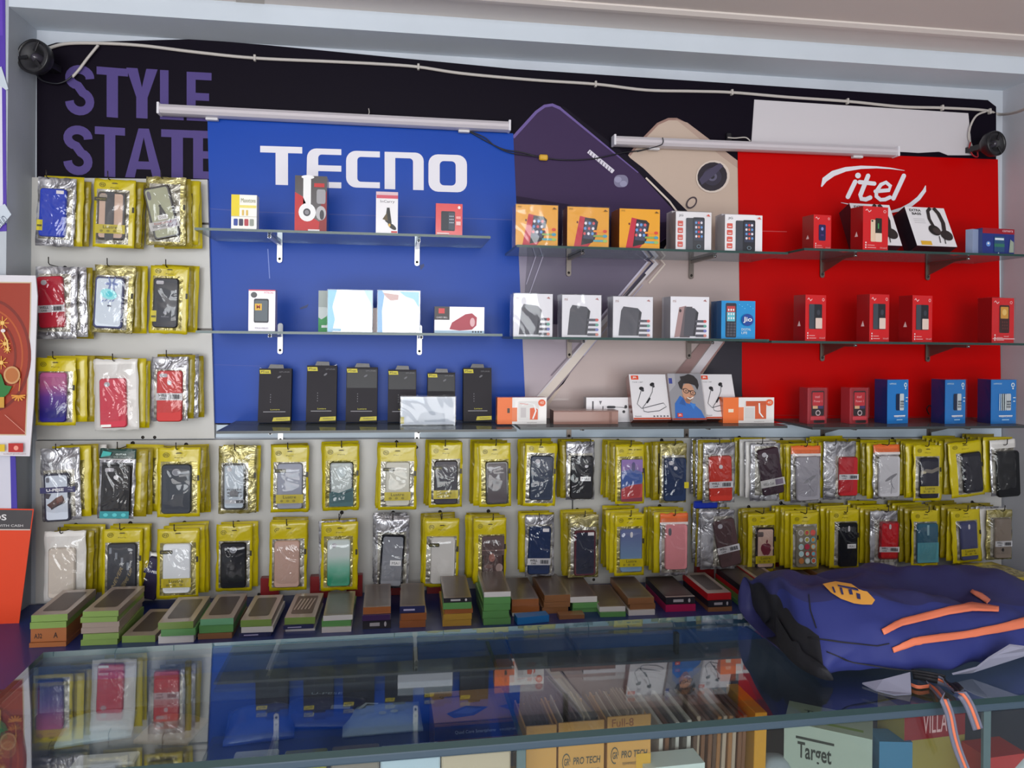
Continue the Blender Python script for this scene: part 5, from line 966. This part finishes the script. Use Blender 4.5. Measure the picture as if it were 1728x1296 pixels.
# torn paper tags
for i, pts in enumerate((([(-6, 118), (2, 112), (14, 150), (10, 152), (-6, 140)]), ([(-8, 352), (8, 344), (19, 362), (-4, 390), (-8, 388)]))):
    t_ = panel('paper_tag', pts, YP-.004, .001, mat('#b9c2cc', .5), ('upper', 'lower')[i]+' torn pale paper tag at the edge of the purple poster', 'tag')
    if i: pr = Print(wallfn(YP-.004)); pr.text('HUD', -4, 380, 12, 366, '#5a6474', .01, 0, -.6); pr.build('lettering', t_)
op = panel('shop_poster', [(-160, 856), (57, 859), (30, 1068), (-160, 1075)], YP-.004, .0015, mat('#cc3a10', .45), 'orange poster with dark grey header reading USE WITH CASH', 'poster')
pr = Print(wallfn(YP-.004)); pr.poly([(-160, 858), (55, 861), (51, 893), (-160, 892)], '#3d3a3c'); pr.poly([(-160, 892), (51, 893), (51, 895), (-160, 894)], '#b9a9a0')
pr.text('OS', -14, 878, 11, 868, '#d0cdcd', .02); pr.text('USE WITH CASH', -22, 889, 39, 885, '#b9b6b6', .01); pr.build('poster_print', op)
# calendar: hangs in front of the pillar, bottom swings out
YK = -.165
ca = panel('wall_calendar', [(-190, 462), (60, 465), (63, 500), (57, 680), (50, 770), (-190, 766)], YK, .004, mat('#c9c6cc', .45), 'red and gold picture calendar in white frame at the left edge', 'calendar')
pr = Print(wallfn(YK)); pr.poly([(-180, 474), (53, 476), (52, 540), (44, 735), (-180, 733)], '#b9a58a'); pr.poly([(-180, 476), (51, 478), (50, 540), (42, 733), (-180, 731)], '#8e2a10')
for r_, w_, c_ in ((70, 5, '#6f1c0c'), (58, 3, '#a5481c'), (46, 4, '#6f1c0c')):
    pr.band([(-20+r_*math.cos(math.radians(a)), 600+r_*1.35*math.sin(math.radians(a))) for a in range(-100, 101, 8)], w_, c_)
for (x, y, s) in ((4, 545, 7), (8, 580, 6), (2, 612, 7), (12, 590, 4)):
    for a in range(0, 360, 45): pr.band([(x, y), (x+s*1.6*math.cos(math.radians(a)), y+s*1.6*math.sin(math.radians(a)))], 1.5, '#c98a30')
    pr.ell(x, y, s*.5, s*.5, '#d9b060')
pr.ell(20, 633, 14, 15, '#b98a5a'); pr.ell(20, 633, 11, 12, '#a5602c'); pr.poly([(-10, 625), (2, 632), (8, 650), (20, 652), (14, 664), (4, 672), (-10, 680)], '#1f6a2c'); pr.rect(-10, 670, 7, 688, '#b98a30')
pr.band([(4, 560), (12, 575), (14, 592)], 2.5, '#d9b870'); pr.ell(5, 558, 4, 3, '#cfc4c4')
pr.band([(34, 638), (32, 660)], 1.2, '#c98a30'); [pr.band([(31, 668), (31+12*math.cos(a), 668+9*math.sin(a))], 2.4, '#c9852c') for a in (-.1, .4, 1.0, 1.57, 2.1, 2.7, 3.2)]
pr.rect(14, 748, 39, 763, '#a51c18'); pr.ell(27, 756, 4, 4, '#d98a7a'); pr.rect(-20, 750, 8, 762, '#c9a81c'); pr.text('KUSUM JEWELLERS', 6, 768, 44, 765, '#8a5050'); pr.band([(8, 700), (42, 730)], .8, '#c98a7a')
pr.build('calendar_picture', ca)
# ================================================================ glass display counter
KS = .945; zs = lambda z: 1.5-(1.5-z)*KS; zy = lambda y: -2.078+(y+2.078)*KS; CTZ = zs(.95)
cr_ = empty('display_counter', (.0945, zy(-.638), CTZ)); cr_.rotation_euler = (0, 0, .028); bpy.context.view_layer.update()
MW = cr_.matrix_world.copy(); MI = MW.inverted()
X0 = -.66; X1 = 1.55; DEP = .373
ALU = mat('#2f4150', .55, 0, coat=.0, name='painted_channel'); RAIL = mat('#16407c', .35, coat=.4, name='blue_rail')
m = MB(); m.box(X0, X1, -DEP, 0, -.009, 0, GLASS, dict(F=mat('#0d2a2c', .5), L=EDGE, R=EDGE, B=mat('#3f6470', .15, coat=1))); m.build('glass_top', cr_)
m = MB(); m.bbox(X0, X1, -DEP+.003, -DEP+.013, -.022, -.0095, ALU, .003, 2); m.build('front_channel', cr_)
m = MB(); m.box(X0, X1, -DEP+.005, -DEP+.011, -.30, -.023, GLASS_F); m.build('front_glass', cr_)
m = MB(); m.box(X0, X1, -.035, -.001, -.035, -.0095, RAIL); m.build('back_rail', cr_)
m = MB(); m.box(X0, X1, -.012, -.002, -.31, -.0355, mat('#4a5266', .5)); m.build('back_panel', cr_)
INT = -.21
m = MB(); m.box(X0, X1, -DEP+.014, -.0125, INT-.008, INT, mat('#3c3f4c', .4, coat=.2)); m.build('inner_shelf', cr_)
m = MB(); m.box(X0+.001, X0+.007, -DEP+.014, -.036, INT+.001, -.0095, GLASS); m.build('side_glass', cr_)
dv = MI @ PZ(846, 1150, zs(.94)); m = MB(); m.box(dv.x-.003, dv.x+.003, -DEP+.014, -.036, INT+.001, -.0095, GLASS, dict(F=EDGE, T=EDGE)); m.build('divider_glass', cr_)
SZ = -.082; m = MB(); m.box(X0+.008, dv.x-.125, -DEP+.05, -.0365, SZ-.006, SZ, mat('#39415c', .35, coat=.2)); m.build('upper_shelf', cr_)
dv2 = MI @ P(1668, 1220, zy(-1.0))
for xx in (dv.x+.0, dv2.x): m = MB(); m.box(xx-.006, xx+.006, -DEP+.0115, -DEP+.0165, -.29, -.023, mat('#5a6c70', .4)); m.build('post', cr_)
for px in (335, 700, 1160): # little clips on the back rail
    c = MI @ PZ(px, 1083, zs(.94)); m = MB(); m.bbox(c.x-.004, c.x+.004, -.045, -.034, -.05, -.012, '#242830'); m.build('rail_clip', cr_)
m = MB(); m.box(X0, X1, -DEP+.004, -.001, -.90, INT-.10, mat('#2b2d36', .5)); m.build('counter_base', cr_)
m = MB(); m.box(X0, X1, -DEP+.014, -.0125, INT-.1, INT-.009, mat('#1b1d26', .6)); m.build('plinth', cr_)
tag(cr_, 'glass topped display counter running across the foreground', 'display counter')
IZ = CTZ+INT
def inside(name, px, py, z, w_, l_, h_, col, label, cat, yaw=0, rx=0, design=None, top=None, side=None, zf=None, bev=.0008, group=None, topdesign=None):
    """box standing in the counter: front top edge centre seen at the pixel; z = height of its top"""
    z = zs(z); c = PZ(px, py, z); h_ = h_ or z-IZ-.001; m = MB(); cm = mat(col, .45); m.box(-w_/2, w_/2, 0, l_, 0, h_, cm, dict(F=cm, R=mat(side or col, .45), L=mat(side or col, .45), T=mat(top or col, .45), D=cm, B=cm)); o = m.build(name, bev=bev)
    o.location = (c.x, c.y, z-h_); o.rotation_euler = (rx, 0, yaw+.028)
    if design: p = Print(facefn(w_, h_)); design(p); p.build('front_print', o)
    if topdesign: p = Print(lambda u, v, l: (w_*(u-.5), l_*v, h_+l)); topdesign(p); p.build('top_print', o)
    return tag(o, label, cat, group)
TOPZ = zs(.924)
def dpro(a, full=1):
    def f(p):
        ink = '#4a4436'; p.text('Protech', .2, .88, .8, .93, '#a04a1c') if 0 else None
        if a: p.text('Full-8', .1, .90, .6, .98, '#8a4a20', .01)
        L1 = ell(.17, .62, .09, .085); L2 = ell(.17, .62, .075, .07); n = len(L1); p.mb.add([p.fn(x, y, p.l) for x, y in L1+L2], [(i, (i+1) % n, (i+1) % n+n, i+n) for i in range(n-4)], mat(ink)); p.l += p.step
        p.text('GR', .12, .585, .24, .655, ink, .02); p.text('PRO TECH', .32, .59, .92, .66, ink, .02, .1); p.text('TEMPERED GLASS', .34, .52, .9, .545, ink)
        if a: p.rect(.66, 0, 1, .62, '#c9962c')
    return f
yel = '#c08a44'
def openbox(px0, px1, pyt, label, design, hh=.14, dp=.10):
    a = PZ(px0, pyt, TOPZ); e = PZ(px1, pyt, TOPZ); w_ = (e-a).length; o = empty('carton', (a.x, max(a.y, -1.02), TOPZ-hh)); o.location = ((a.x+e.x)/2, (a.y+e.y)/2, TOPZ-hh); o.rotation_euler = (0, 0, .028)
    cm = mat(yel, .5); m = MB(); t = .0025
    m.box(-w_/2, w_/2, 0, t, 0, hh, cm); m.box(-w_/2, w_/2, dp-t, dp, 0, hh-.015, cm); m.box(-w_/2, -w_/2+t, t, dp-t, 0, hh-.008, cm); m.box(w_/2-t, w_/2, t, dp-t, 0, hh-.008, cm); m.box(-w_/2+t, w_/2-t, t, dp-t, 0, t, cm); m.build('tray', o)
    p = Print(facefn(w_, hh)); design(p); p.build('front_print', o); return tag(o, label, 'box'), w_
bx = []
for (a, e, y, lb, ds) in ((888, 940, 1225, 'plain yellow cardboard box at the left of the tempered glass boxes', lambda p: p.rect(.05, .1, .95, .11, '#a5763a')), (942, 1021, 1218, 'middle yellow GR PRO TECH cardboard box in the counter', dpro(0)), (1024, 1100, 1208, 'right yellow GR PRO TECH box with a brighter side strip', dpro(1))):
    bx.append(openbox(a, e, y, lb, ds, hh=.145, dp=.10))
# tempered glass packs standing in the boxes
rnd = random.Random(9)
gi = 0
for bi, (bxo, w_) in enumerate(bx):
    n = int((w_-.01)/.0052)
    for i in range(n):
        m = MB(); h_ = .136+rnd.uniform(0, .010); dark = rnd.random() < .8 and bi < 2
        m.box(0, .0022, 0, .078, 0, h_, mat('#23252c' if dark else rnd.choice(['#8a7a6c', '#4a3c34', '#a59a90']), .6, spec=.2)); o = m.build('screen_guard_pack')
        o.location = bxo.location+Vector((-w_/2+.006+i*.0052, .008, .004)); o.rotation_euler = (0, rnd.uniform(.0, .03), .028); gi += 1
        tag(o, 'thin upright screen guard pack standing in the %s' % ('plain yellow cardboard box', 'middle yellow cardboard box', 'right yellow cardboard box')[bi], 'screen guard', 'screen guards in the %s yellow box' % ('left', 'middle', 'right')[bi])
# row of upright brown and black packs right of the boxes
a = PZ(1112, 1214, zs(.90)); e = PZ(1255, 1200, zs(.90)); n = 17
for i in range(n):
    t_ = i/(n-1); p_ = a.lerp(e, t_); c_ = rnd.choice(['#6b4228', '#4a2f20', '#26242a', '#8a5a30', '#b9b0a8', '#3a332e', '#a08a78']); m = MB(); m.bbox(0, .0065, 0, .10+rnd.uniform(-.01, .01), 0, .15+rnd.uniform(-.006, .004), mat(c_, .35, coat=.4), .0008); o = m.build('case_box')
    o.location = (p_.x, p_.y+.004+rnd.uniform(0, .01), IZ+.001); o.rotation_euler = (0, .04+rnd.uniform(-.006, .006), .028); tag(o, 'thin upright box in the row right of the yellow boxes', 'phone case box', 'upright thin boxes right of the yellow boxes')
a = PZ(1262, 1200, zs(.90)); m = MB(); m.bbox(0, .02, 0, .1, 0, .155, mat('#c0851c', .4), .001); o = m.build('case_box'); o.location = (a.x+.012, a.y+.006, IZ+.001); o.rotation_euler = (0, .02, .028); tag(o, 'bright orange yellow box at the right end of the upright row', 'phone case box')
# cardboard phone boxes left of the divider
def dtab(p): p.poly([(.2, .3), (.52, .5), (.85, .42), (.6, .2), (.3, .16)], '#3a4a7c'); p.poly([(.3, .3), (.52, .44), (.74, .38), (.56, .25)], '#5a6aa0'); p.text('Quantum', .14, .76, .46, .84, '#5b3a20', .02); p.rect(.0, 0, 1, .05, '#6b4426')
a = inside('tablet_box', 791, 1220, .87, .105, .11, .026, '#8a5c34', 'brown cardboard box with blue phone picture left of the divider', 'box', design=lambda p: (p.rect(0, .1, 1, .9, '#232d56'), p.text('Quad Core Smartphone', .3, .35, .9, .6, '#c9cfe0')), topdesign=dtab, top='#c08a54')
inside('tablet_box', 792, 1222, .840, .102, .11, None, '#8a5c34', 'second brown cardboard box below the one with phone picture', 'box', yaw=.05, design=lambda p: (p.rect(0, .3, 1, .9, '#232d56'), p.text('Quad Core Smartphone', .3, .45, .9, .7, '#c9cfe0')))
# dark blue phone pouches lying on the inner shelf
def lay(px, py, w_, l_, h_, yaw, mt, label, name='case_packet', cat='phone case packet', prints=None, z=None, zp=None):
    z = CTZ+SZ+.001 if z is None else z; c = PZ(px, py, zp or z); c.z = z; m = MB()
    nx, ny = 10, 8; vs = []
    for s_ in (0, 1):
        for j in range(ny+1):
            for i in range(nx+1):
                u = i/nx; v = j/ny; e_ = (1-abs(2*u-1)**4)*(1-abs(2*v-1)**4)
                vs.append(((u-.5)*w_, (v-.5)*l_, (h_*(.25+.75*e_)+noise.noise(Vector((u*4, v*4, px)))*.002*e_) if s_ else 0))
    N = (nx+1)*(ny+1); fs = []
    for j in range(ny):
        for i in range(nx): q = j*(nx+1)+i; fs.append((q+N, q+1+N, q+nx+2+N, q+nx+1+N)); fs.append((q, q+nx+1, q+nx+2, q+1))
    rim = [i for i in range(nx+1)]+[(k_+1)*(nx+1)-1 for k_ in range(1, ny+1)]+[ny*(nx+1)+i for i in range(nx-1, -1, -1)]+[k_*(nx+1) for k_ in range(ny-1, 0, -1)]
    fs += [(a_, b_, b_+N, a_+N) for a_, b_ in zip(rim, rim[1:]+rim[:1])]
    m.add(vs, fs, mt, True); o = m.build(name); o.location = c; o.rotation_euler = (0, 0, yaw)
    if prints: p = Print(lambda u, v, l: (w_*(u-.5), l_*(v-.5), h_*1.08+l)); prints(p); p.build('label_print', o)
    return tag(o, label, cat)
DB = mat('#2c3564', .3, coat=.5, bmp=(20, .6, .006, 2)); DB2 = mat('#3f55a0', .25, coat=.6, bmp=(20, .6, .006, 2)); CLR = mat('#9fb0c4', .2, coat=.6, bmp=(25, .8, .006, 2))
lay(545, 1205, .125, .09, .016, -.1, DB, 'dark packet with small white label lying in the counter', prints=lambda p: (p.rect(.62, .28, .86, .42, '#9aa0b0'), p.text('U-PESE', .3, .82, .7, .9, '#b9c4d6')))
lay(440, 1225, .10, .10, .022, .12, DB2, 'dark blue packet left of the labelled packet in the counter')
lay(645, 1215, .12, .09, .014, .05, CLR, 'clear packet holding curled earphones in the counter', prints=lambda p: (p.band([(.2, .6), (.3, .8), (.45, .75)], .05, '#b9c0c8'), p.ell(.5, .4, .05, .06, '#b9c0a8'), p.ell(.65, .42, .05, .06, '#b9c0a8')))
lay(165, 1232, .10, .08, .02, .2, CLR, 'pale clear packet at the left end inside the counter')
lay(290, 1236, .08, .07, .02, -.2, mat('#8a6a5a', .3, coat=.5), 'brownish packet beside the pale packet at the left end')
# pale things stacked lower against the front glass (seen under the channel)
for i, (x0, x1, col, nm) in enumerate(((130, 235, '#b9bcc0', 'white'), (395, 470, '#c4c6c8', 'light grey'), (480, 552, '#8f8a2c', 'olive yellow'), (560, 640, '#7a6f66', 'grey brown'), (642, 742, '#aebcc8', 'pale blue'), (744, 860, '#b9a58e', 'cream'))):
    a = P(x0, 1270, zy(-1.0)); e = P(x1, 1270, zy(-1.0)); zt = P((x0+x1)/2, 1268-(0 if x0 < 500 else 6)+5-(x0-130)*.006, zy(-1.0)).z
    m = MB(); m.bbox(-(e.x-a.x)/2, (e.x-a.x)/2, 0, .028, 0, zt-IZ-.001, mat(col, .4, coat=.3), .002); o = m.build('accessory_box'); q = MI @ Vector(((a.x+e.x)/2, zy(-1.0), 0)); wq = MW @ Vector((q.x, -DEP+.02, 0)); o.location = (wq.x, wq.y, IZ+.001); o.rotation_euler = (0, 0, .028)
    tag(o, '%s box top showing under the counter front channel' % nm, 'box')
# right side of the counter
def dtar(p): p.text('Target', .16, .55, .55, .8, '#1c2420', .02); p.rect(.14, .83, .58, .86, '#1c2420'); p.rect(.0, .0, 1, .06, '#7f8a5c'); p.rect(.1, .3, .5, .33, '#7f9a70')
def dtar2(p): p.text('Target', .3, .5, .8, .75, '#1c2420', .02); p.rect(.28, .78, .84, .81, '#1c2420')
o = inside('accessory_box', 1396, 1232, .868, .125, .075, None, '#9aa296', 'white and green box reading Target in the counter', 'box', yaw=-.62, design=dtar, top='#a5ab94', topdesign=lambda p: (p.rect(.1, .2, .9, .3, '#7f9440'), p.text('Target', .2, .5, .7, .7, '#3a423a', .01)))
p = Print(lambda u, v, l: (.0625+l, .075*u, .127*v)); dtar2(p); p.build('side_print', o)
inside('accessory_box', 1512, 1252, .85, .05, .04, None, '#2f6a8c', 'small teal blue box beside the Target box', 'box', yaw=-.2)
inside('accessory_box', 1578, 1192, .90, .11, .06, None, '#8a7a3c', 'yellow box with red top strip under the bag straps', 'box', yaw=.05, design=lambda p: (p.rect(0, .7, 1, 1, '#7f1c24'), p.text('VILLA', .3, .75, .7, .95, '#c9a0a0')))
inside('accessory_box', 1700, 1275, .84, .07, .05, None, '#a82c2c', 'red box at the right bottom corner of the counter', 'box', yaw=.05)
inside('accessory_box', 1622, 1280, .80, .05, .04, None, '#34444c', 'dark grey box right of the strap inside the counter', 'box')
lay(1308, 1276, .065, .06, .075, -.25, mat('#8d9298', .3, coat=.5, bmp=(14, .8, .01, 2)), 'crumpled grey plastic bag lying left of the Target box', z=IZ+.001, zp=.845)
m = MB(); m.tube([(-.0, 0, 0), (.01, 0, .04), (.04, 0, .062), (.08, 0, .064), (.10, 0, .06)], .012, mat('#a9aeb0', .3, coat=.4), 10); o = m.build('rolled_cable'); o.location = P(1690, 1225, zy(-.97)); o.location.z = IZ+.03; tag(o, 'pale curved plastic tube at the right side in the counter', 'tube')
inside('accessory_box', 1140, 1292, .85, .09, .04, None, '#c4ccc8', 'white strip box low before the upright row', 'box', yaw=.02)
# ================================================================ backpack on the counter
CZ = CTZ+.0003
BAG = mat('#25264f', .62, bmp=(9, .5, .012, 3), name='blue_bag_fabric', spec=.3); BAG_LIT = mat('#252c66', .6, bmp=(9, .4, .01, 3), spec=.3); BAGB = mat('#0e0e16', .7, name='black_bag_fabric'); ORN = mat('#c4684a', .55, name='orange_tape'); MESHG = mat('#77788a', .7, name='grey_mesh_fabric')  # second blue is the same fabric where lit, brightness put into the colour
# stations along the bag: px of front outline bottom, height, back y
stn = [(1311, 1075, .02, .10), (1316, 1092, .075, .13), (1330, 1112, .095, .16), (1355, 1132, .105, .19), (1390, 1150, .112, .21), (1430, 1156, .112, .23), (1475, 1158, .108, .24), (1530, 1155, .104, .25), (1580, 1150, .102, .25), (1630, 1140, .098, .25), (1680, 1130, .092, .25), (1730, 1120, .088, .25), (1790, 1110, .080, .24), (1850, 1105, .06, .2), (1880, 1100, .02, .14)]
rows_ = []; NA = 30
for si, (px, py, h_, dp) in enumerate(stn):
    c = PZ(px, py, CZ); rows_.append((c.x, c.y, h_, dp))
# interpolate
fine = []
for i in range(len(rows_)-1):
    for k_ in range(5):
        t_ = k_/5; fine.append([rows_[i][j]*(1-t_)+rows_[i+1][j]*t_ for j in range(4)])
fine.append(list(rows_[-1]))
for it in range(3): fine = [fine[0]]+[[(fine[i-1][j]+2*fine[i][j]+fine[i+1][j])/4 for j in range(4)] for i in range(1, len(fine)-1)]+[fine[-1]]
vs = []
yb_max = -.645
for i, (x, yf, h_, dp) in enumerate(fine):
    yb = min(yf+dp*1.2, zy(-.60)); 
    cy = (yf+yb)/2; hy = (yb-yf)/2
    for a in range(NA):
        th = math.pi*a/(NA-1); cx_ = -math.cos(th); sz = math.sin(th)
        yy = cy+hy*(abs(cx_)**.85)*(1 if cx_ > 0 else -1); z_ = h_*(sz**.62)
        nn = noise.noise(Vector((x*7, yy*12, z_*9)))*.018+noise.noise(Vector((x*16+3, yy*26, z_*18)))*.014+noise.noise(Vector((x*34, yy*44+2, z_*30)))*.006
        fold = .013*math.sin((yy*34+x*9)+3*noise.noise(Vector((x*5, yy*5, 1))))*sz
        k_ = min(1, z_/.02)
        vs.append((x+nn*.4*k_, yy+nn*.8*k_, CZ+.001+max(0, z_+(nn+fold)*k_)))
n1 = len(fine); fs = [(i*NA+a, i*NA+a+1, (i+1)*NA+a+1, (i+1)*NA+a) for i in range(n1-1) for a in range(NA-1)]
fs += [(i*NA+NA-1, i*NA, (i+1)*NA, (i+1)*NA+NA-1) for i in range(n1-1)]+[tuple(range(NA)), tuple(range((n1-1)*NA, n1*NA))]
m = MB(); m.m(BAG); m.m(BAGB); m.m(BAG_LIT)
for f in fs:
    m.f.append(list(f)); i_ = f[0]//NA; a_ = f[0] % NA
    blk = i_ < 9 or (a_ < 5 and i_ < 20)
    m.mi.append(1 if blk else (2 if a_ < 9 else 0)); m.sm.append(True)  # low front faces get the painted-in lit blue
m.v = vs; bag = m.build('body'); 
root = empty('backpack', (PZ(1540, 1120, CZ).x, zy(-.80), CZ)); bpy.context.view_layer.update()
bag.parent = root; bag.matrix_parent_inverse = root.matrix_world.inverted()
md = bag.modifiers.new('s', 'SUBSURF'); md.levels = 1; md.render_levels = 1
tag(root, 'navy blue backpack with orange stripes lying on the glass counter', 'backpack')
bv = BVHTree.FromPolygons([Vector(v) for v in vs], fs)
def onbag(px, py, lift=.0025):
    d = ray(px, py).normalized(); loc, nrm, ix, ds = bv.ray_cast(CAM, d)
    if loc is None: return None
    if nrm.dot(d) > 0: nrm = -nrm
    return loc+nrm*lift
def strip(name, line, wds, mt, lift=.003, sub=8):
    q = []
    for i in range(len(line)-1):
        for k_ in range(sub): t_ = k_/sub; q.append((line[i][0]*(1-t_)+line[i+1][0]*t_, line[i][1]*(1-t_)+line[i+1][1]*t_, wds[i]*(1-t_)+wds[i+1]*t_))
    q.append((*line[-1], wds[-1])); m = MB(); L, R = thick([(a_, b_) for a_, b_, _ in q], [c_ for _, _, c_ in q]); rws = []
    for (l_, r_) in zip(L, R):
        row = [onbag(l_[0]*(1-t_)+r_[0]*t_, l_[1]*(1-t_)+r_[1]*t_, lift) for t_ in (0, .33, .67, 1)]
        if all(p_ is not None for p_ in row): rws.append(row)
    vv = [p_ for r_ in rws for p_ in r_]; m.add(vv, [(i*4+j, i*4+j+1, i*4+j+5, i*4+j+4) for i in range(len(rws)-1) for j in range(3)], mt, True); m.keep = True
    o = m.build(name); o.parent = root; o.matrix_parent_inverse = root.matrix_world.inverted()
    s_ = o.modifiers.new('th', 'SOLIDIFY'); s_.thickness = .002; s_.offset = 0; return o
strip('orange_stripe', [(1488, 1067), (1520, 1052), (1560, 1042), (1600, 1032), (1640, 1026), (1684, 1030)], [10, 12, 13, 13, 13, 8], ORN)
strip('orange_stripe', [(1505, 1097), (1540, 1083), (1580, 1078), (1620, 1073), (1680, 1062), (1735, 1050)], [9, 12, 12, 12, 14, 16], ORN)
strip('orange_stripe', [(1640, 1000), (1655, 1008), (1668, 1018)], [5, 9, 8], mat('#b8664e', .6))
strip('seam', [(1365, 1004), (1368, 1030), (1378, 1060)], [1.6, 1.6, 1.4], BAGB, .001)
strip('seam', [(1365, 1076), (1420, 1084), (1480, 1090), (1500, 1086)], [1.8, 2, 2, 1.5], BAGB, .001)
strip('seam', [(1395, 1100), (1440, 1118), (1500, 1128), (1560, 1134)], [1.6, 2, 2, 1.5], BAGB, .001)
# round orange logo
def patch(pts, mt, name, lift):
    vv = []; fl = []
    from mathutils.geometry import tessellate_polygon
    cx_ = sum(p_[0] for p_ in pts)/len(pts); cy_ = sum(p_[1] for p_ in pts)/len(pts); K = 5; ok = True
    for k_ in range(K+1):
        for (x, y) in pts:
            t_ = k_/K; q_ = onbag(cx_+(x-cx_)*t_, cy_+(y-cy_)*t_, lift)
            if q_ is None: q_ = onbag(cx_+(x-cx_)*t_*.6, cy_+(y-cy_)*t_*.6, lift)
            if q_ is None: return None
            vv.append(q_)
    n_ = len(pts); m = MB(); m.add(vv, [(k_*n_+i, k_*n_+(i+1) % n_, (k_+1)*n_+(i+1) % n_, (k_+1)*n_+i) for k_ in range(K) for i in range(n_)], mt, True); m.keep = True
    o = m.build(name); o.parent = root; o.matrix_parent_inverse = root.matrix_world.inverted(); return o
LOG = mat('#b88234', .55)
lg = patch([(1388, 988), (1410, 984), (1436, 988), (1448, 996), (1456, 999), (1462, 1000), (1475, 1014), (1470, 1022), (1454, 1022), (1440, 1020), (1418, 1012), (1402, 1002)], LOG, 'logo', .003)
for pts in ([(1430, 998), (1436, 998), (1438, 1006), (1432, 1006)], [(1443, 1003), (1450, 1005), (1451, 1014), (1445, 1013)], [(1404, 994), (1407, 994), (1410, 1003), (1407, 1003)], [(1416, 995), (1420, 995), (1422, 1006), (1419, 1006)], [(1412, 990), (1446, 996), (1448, 1000), (1414, 993)]):
    patch(pts, BAG, 'logo_cutout', .0042)
def smooth2(q):
    n_ = len(q); out = []
    for i in range(n_):
        p0, p1, p2, p3 = q[i-1], q[i], q[(i+1) % n_], q[(i+2) % n_]
        for k_ in range(4): t_ = k_/4; out.append(tuple(.5*((2*p1[j])+(p2[j]-p0[j])*t_+(2*p0[j]-5*p1[j]+4*p2[j]-p3[j])*t_*t_+(3*p1[j]-p0[j]-3*p2[j]+p3[j])*t_**3) for j in (0, 1)))
    return out
patch(smooth2([(1314, 1040), (1320, 1062), (1332, 1080), (1350, 1084), (1358, 1100), (1378, 1112), (1396, 1128), (1404, 1146), (1376, 1138), (1350, 1124), (1330, 1106), (1318, 1088), (1313, 1062)]), BAGB, 'base_panel', .0035)
# grey side pocket flaps and straps hanging over the counter edge
def sheet(name, pts3, mt, th=.003):
    m = MB(); n_ = len(pts3); m.add(pts3, [tuple(range(n_))], mt); m.keep = True; o = m.build(name); o.parent = root; o.matrix_parent_inverse = root.matrix_world.inverted(); s_ = o.modifiers.new('th', 'SOLIDIFY'); s_.thickness = th; s_.offset = 1; return o
sheet('side_flap', [PZ(x, y, z) for x, y, z in ((1455, 1152, CZ+.004), (1490, 1146, CZ+.012), (1536, 1134, CZ+.022), (1538, 1170, CZ+.002), (1510, 1172, CZ+.002), (1478, 1164, CZ+.002))], MESHG)
sheet('side_flap', [PZ(x, y, z) for x, y, z in ((1608, 1139, CZ+.006), (1650, 1128, CZ+.02), (1670, 1112, CZ+.03), (1706, 1090, CZ+.05), (1740, 1094, CZ+.05), (1740, 1104, CZ+.035), (1672, 1118, CZ+.018), (1640, 1136, CZ+.004))], MESHG)
def tape(name, pts, w_, mt, mt2, parent=root):
    m = MB(); vv = []; n_ = len(pts)
    for i, p_ in enumerate(pts):
        t_ = (pts[min(i+1, n_-1)]-pts[max(i-1, 0)]).normalized(); s_ = t_.cross(Vector((.25, 1, .15))).normalized()
        for q_ in (-1, -.15, .45, 1): vv.append(p_+s_*w_/2*q_)
    for j, mm in ((0, mt), (1, mt2), (2, mt)): m.add([vv[i*4+j+e_] for i in range(n_) for e_ in (0, 1)], [(i*2, i*2+1, i*2+3, i*2+2) for i in range(n_-1)], mm, True)
    m.keep = True; o = m.build(name); o.parent = parent; o.matrix_parent_inverse = root.matrix_world.inverted(); s_ = o.modifiers.new('th', 'SOLIDIFY'); s_.thickness = .0015; return o
def smooth(pts, sub=5):
    out = []
    for i in range(len(pts)-1):
        p0, p1, p2, p3 = pts[max(i-1, 0)], pts[i], pts[i+1], pts[min(i+2, len(pts)-1)]
        for k_ in range(sub): t_ = k_/sub; out.append(.5*((2*p1)+(p2-p0)*t_+(2*p0-5*p1+4*p2-p3)*t_*t_+(3*p1-p0-3*p2+p3)*t_**3))
    return out+[pts[-1]]
GT = mat('#5c5e70', .6)
YE = zy(-1.032)
tape('strap', smooth([PZ(1550, 1138, CZ+.006), PZ(1575, 1158, CZ+.004), P(1590, 1176, YE), P(1602, 1205, YE-.006), P(1609, 1240, YE-.008), P(1618, 1270, YE-.008), P(1634, 1310, YE-.008)]), .012, GT, ORN)
tape('strap', smooth([PZ(1565, 1140, CZ+.012), PZ(1600, 1154, CZ+.010), P(1620, 1168, YE), P(1634, 1188, YE-.006), P(1643, 1210, YE-.008), P(1650, 1230, YE-.008)]), .014, GT, ORN)
tape('strap', smooth([PZ(1540, 1137, CZ+.012), PZ(1570, 1142, CZ+.014), PZ(1600, 1150, CZ+.010), P(1617, 1165, YE+.004)]), .016, BAGB, BAGB)
tape('cord', smooth([PZ(1538, 1155, CZ+.004), PZ(1550, 1159, CZ+.004), PZ(1567, 1157, CZ+.004)]), .005, ORN, ORN)
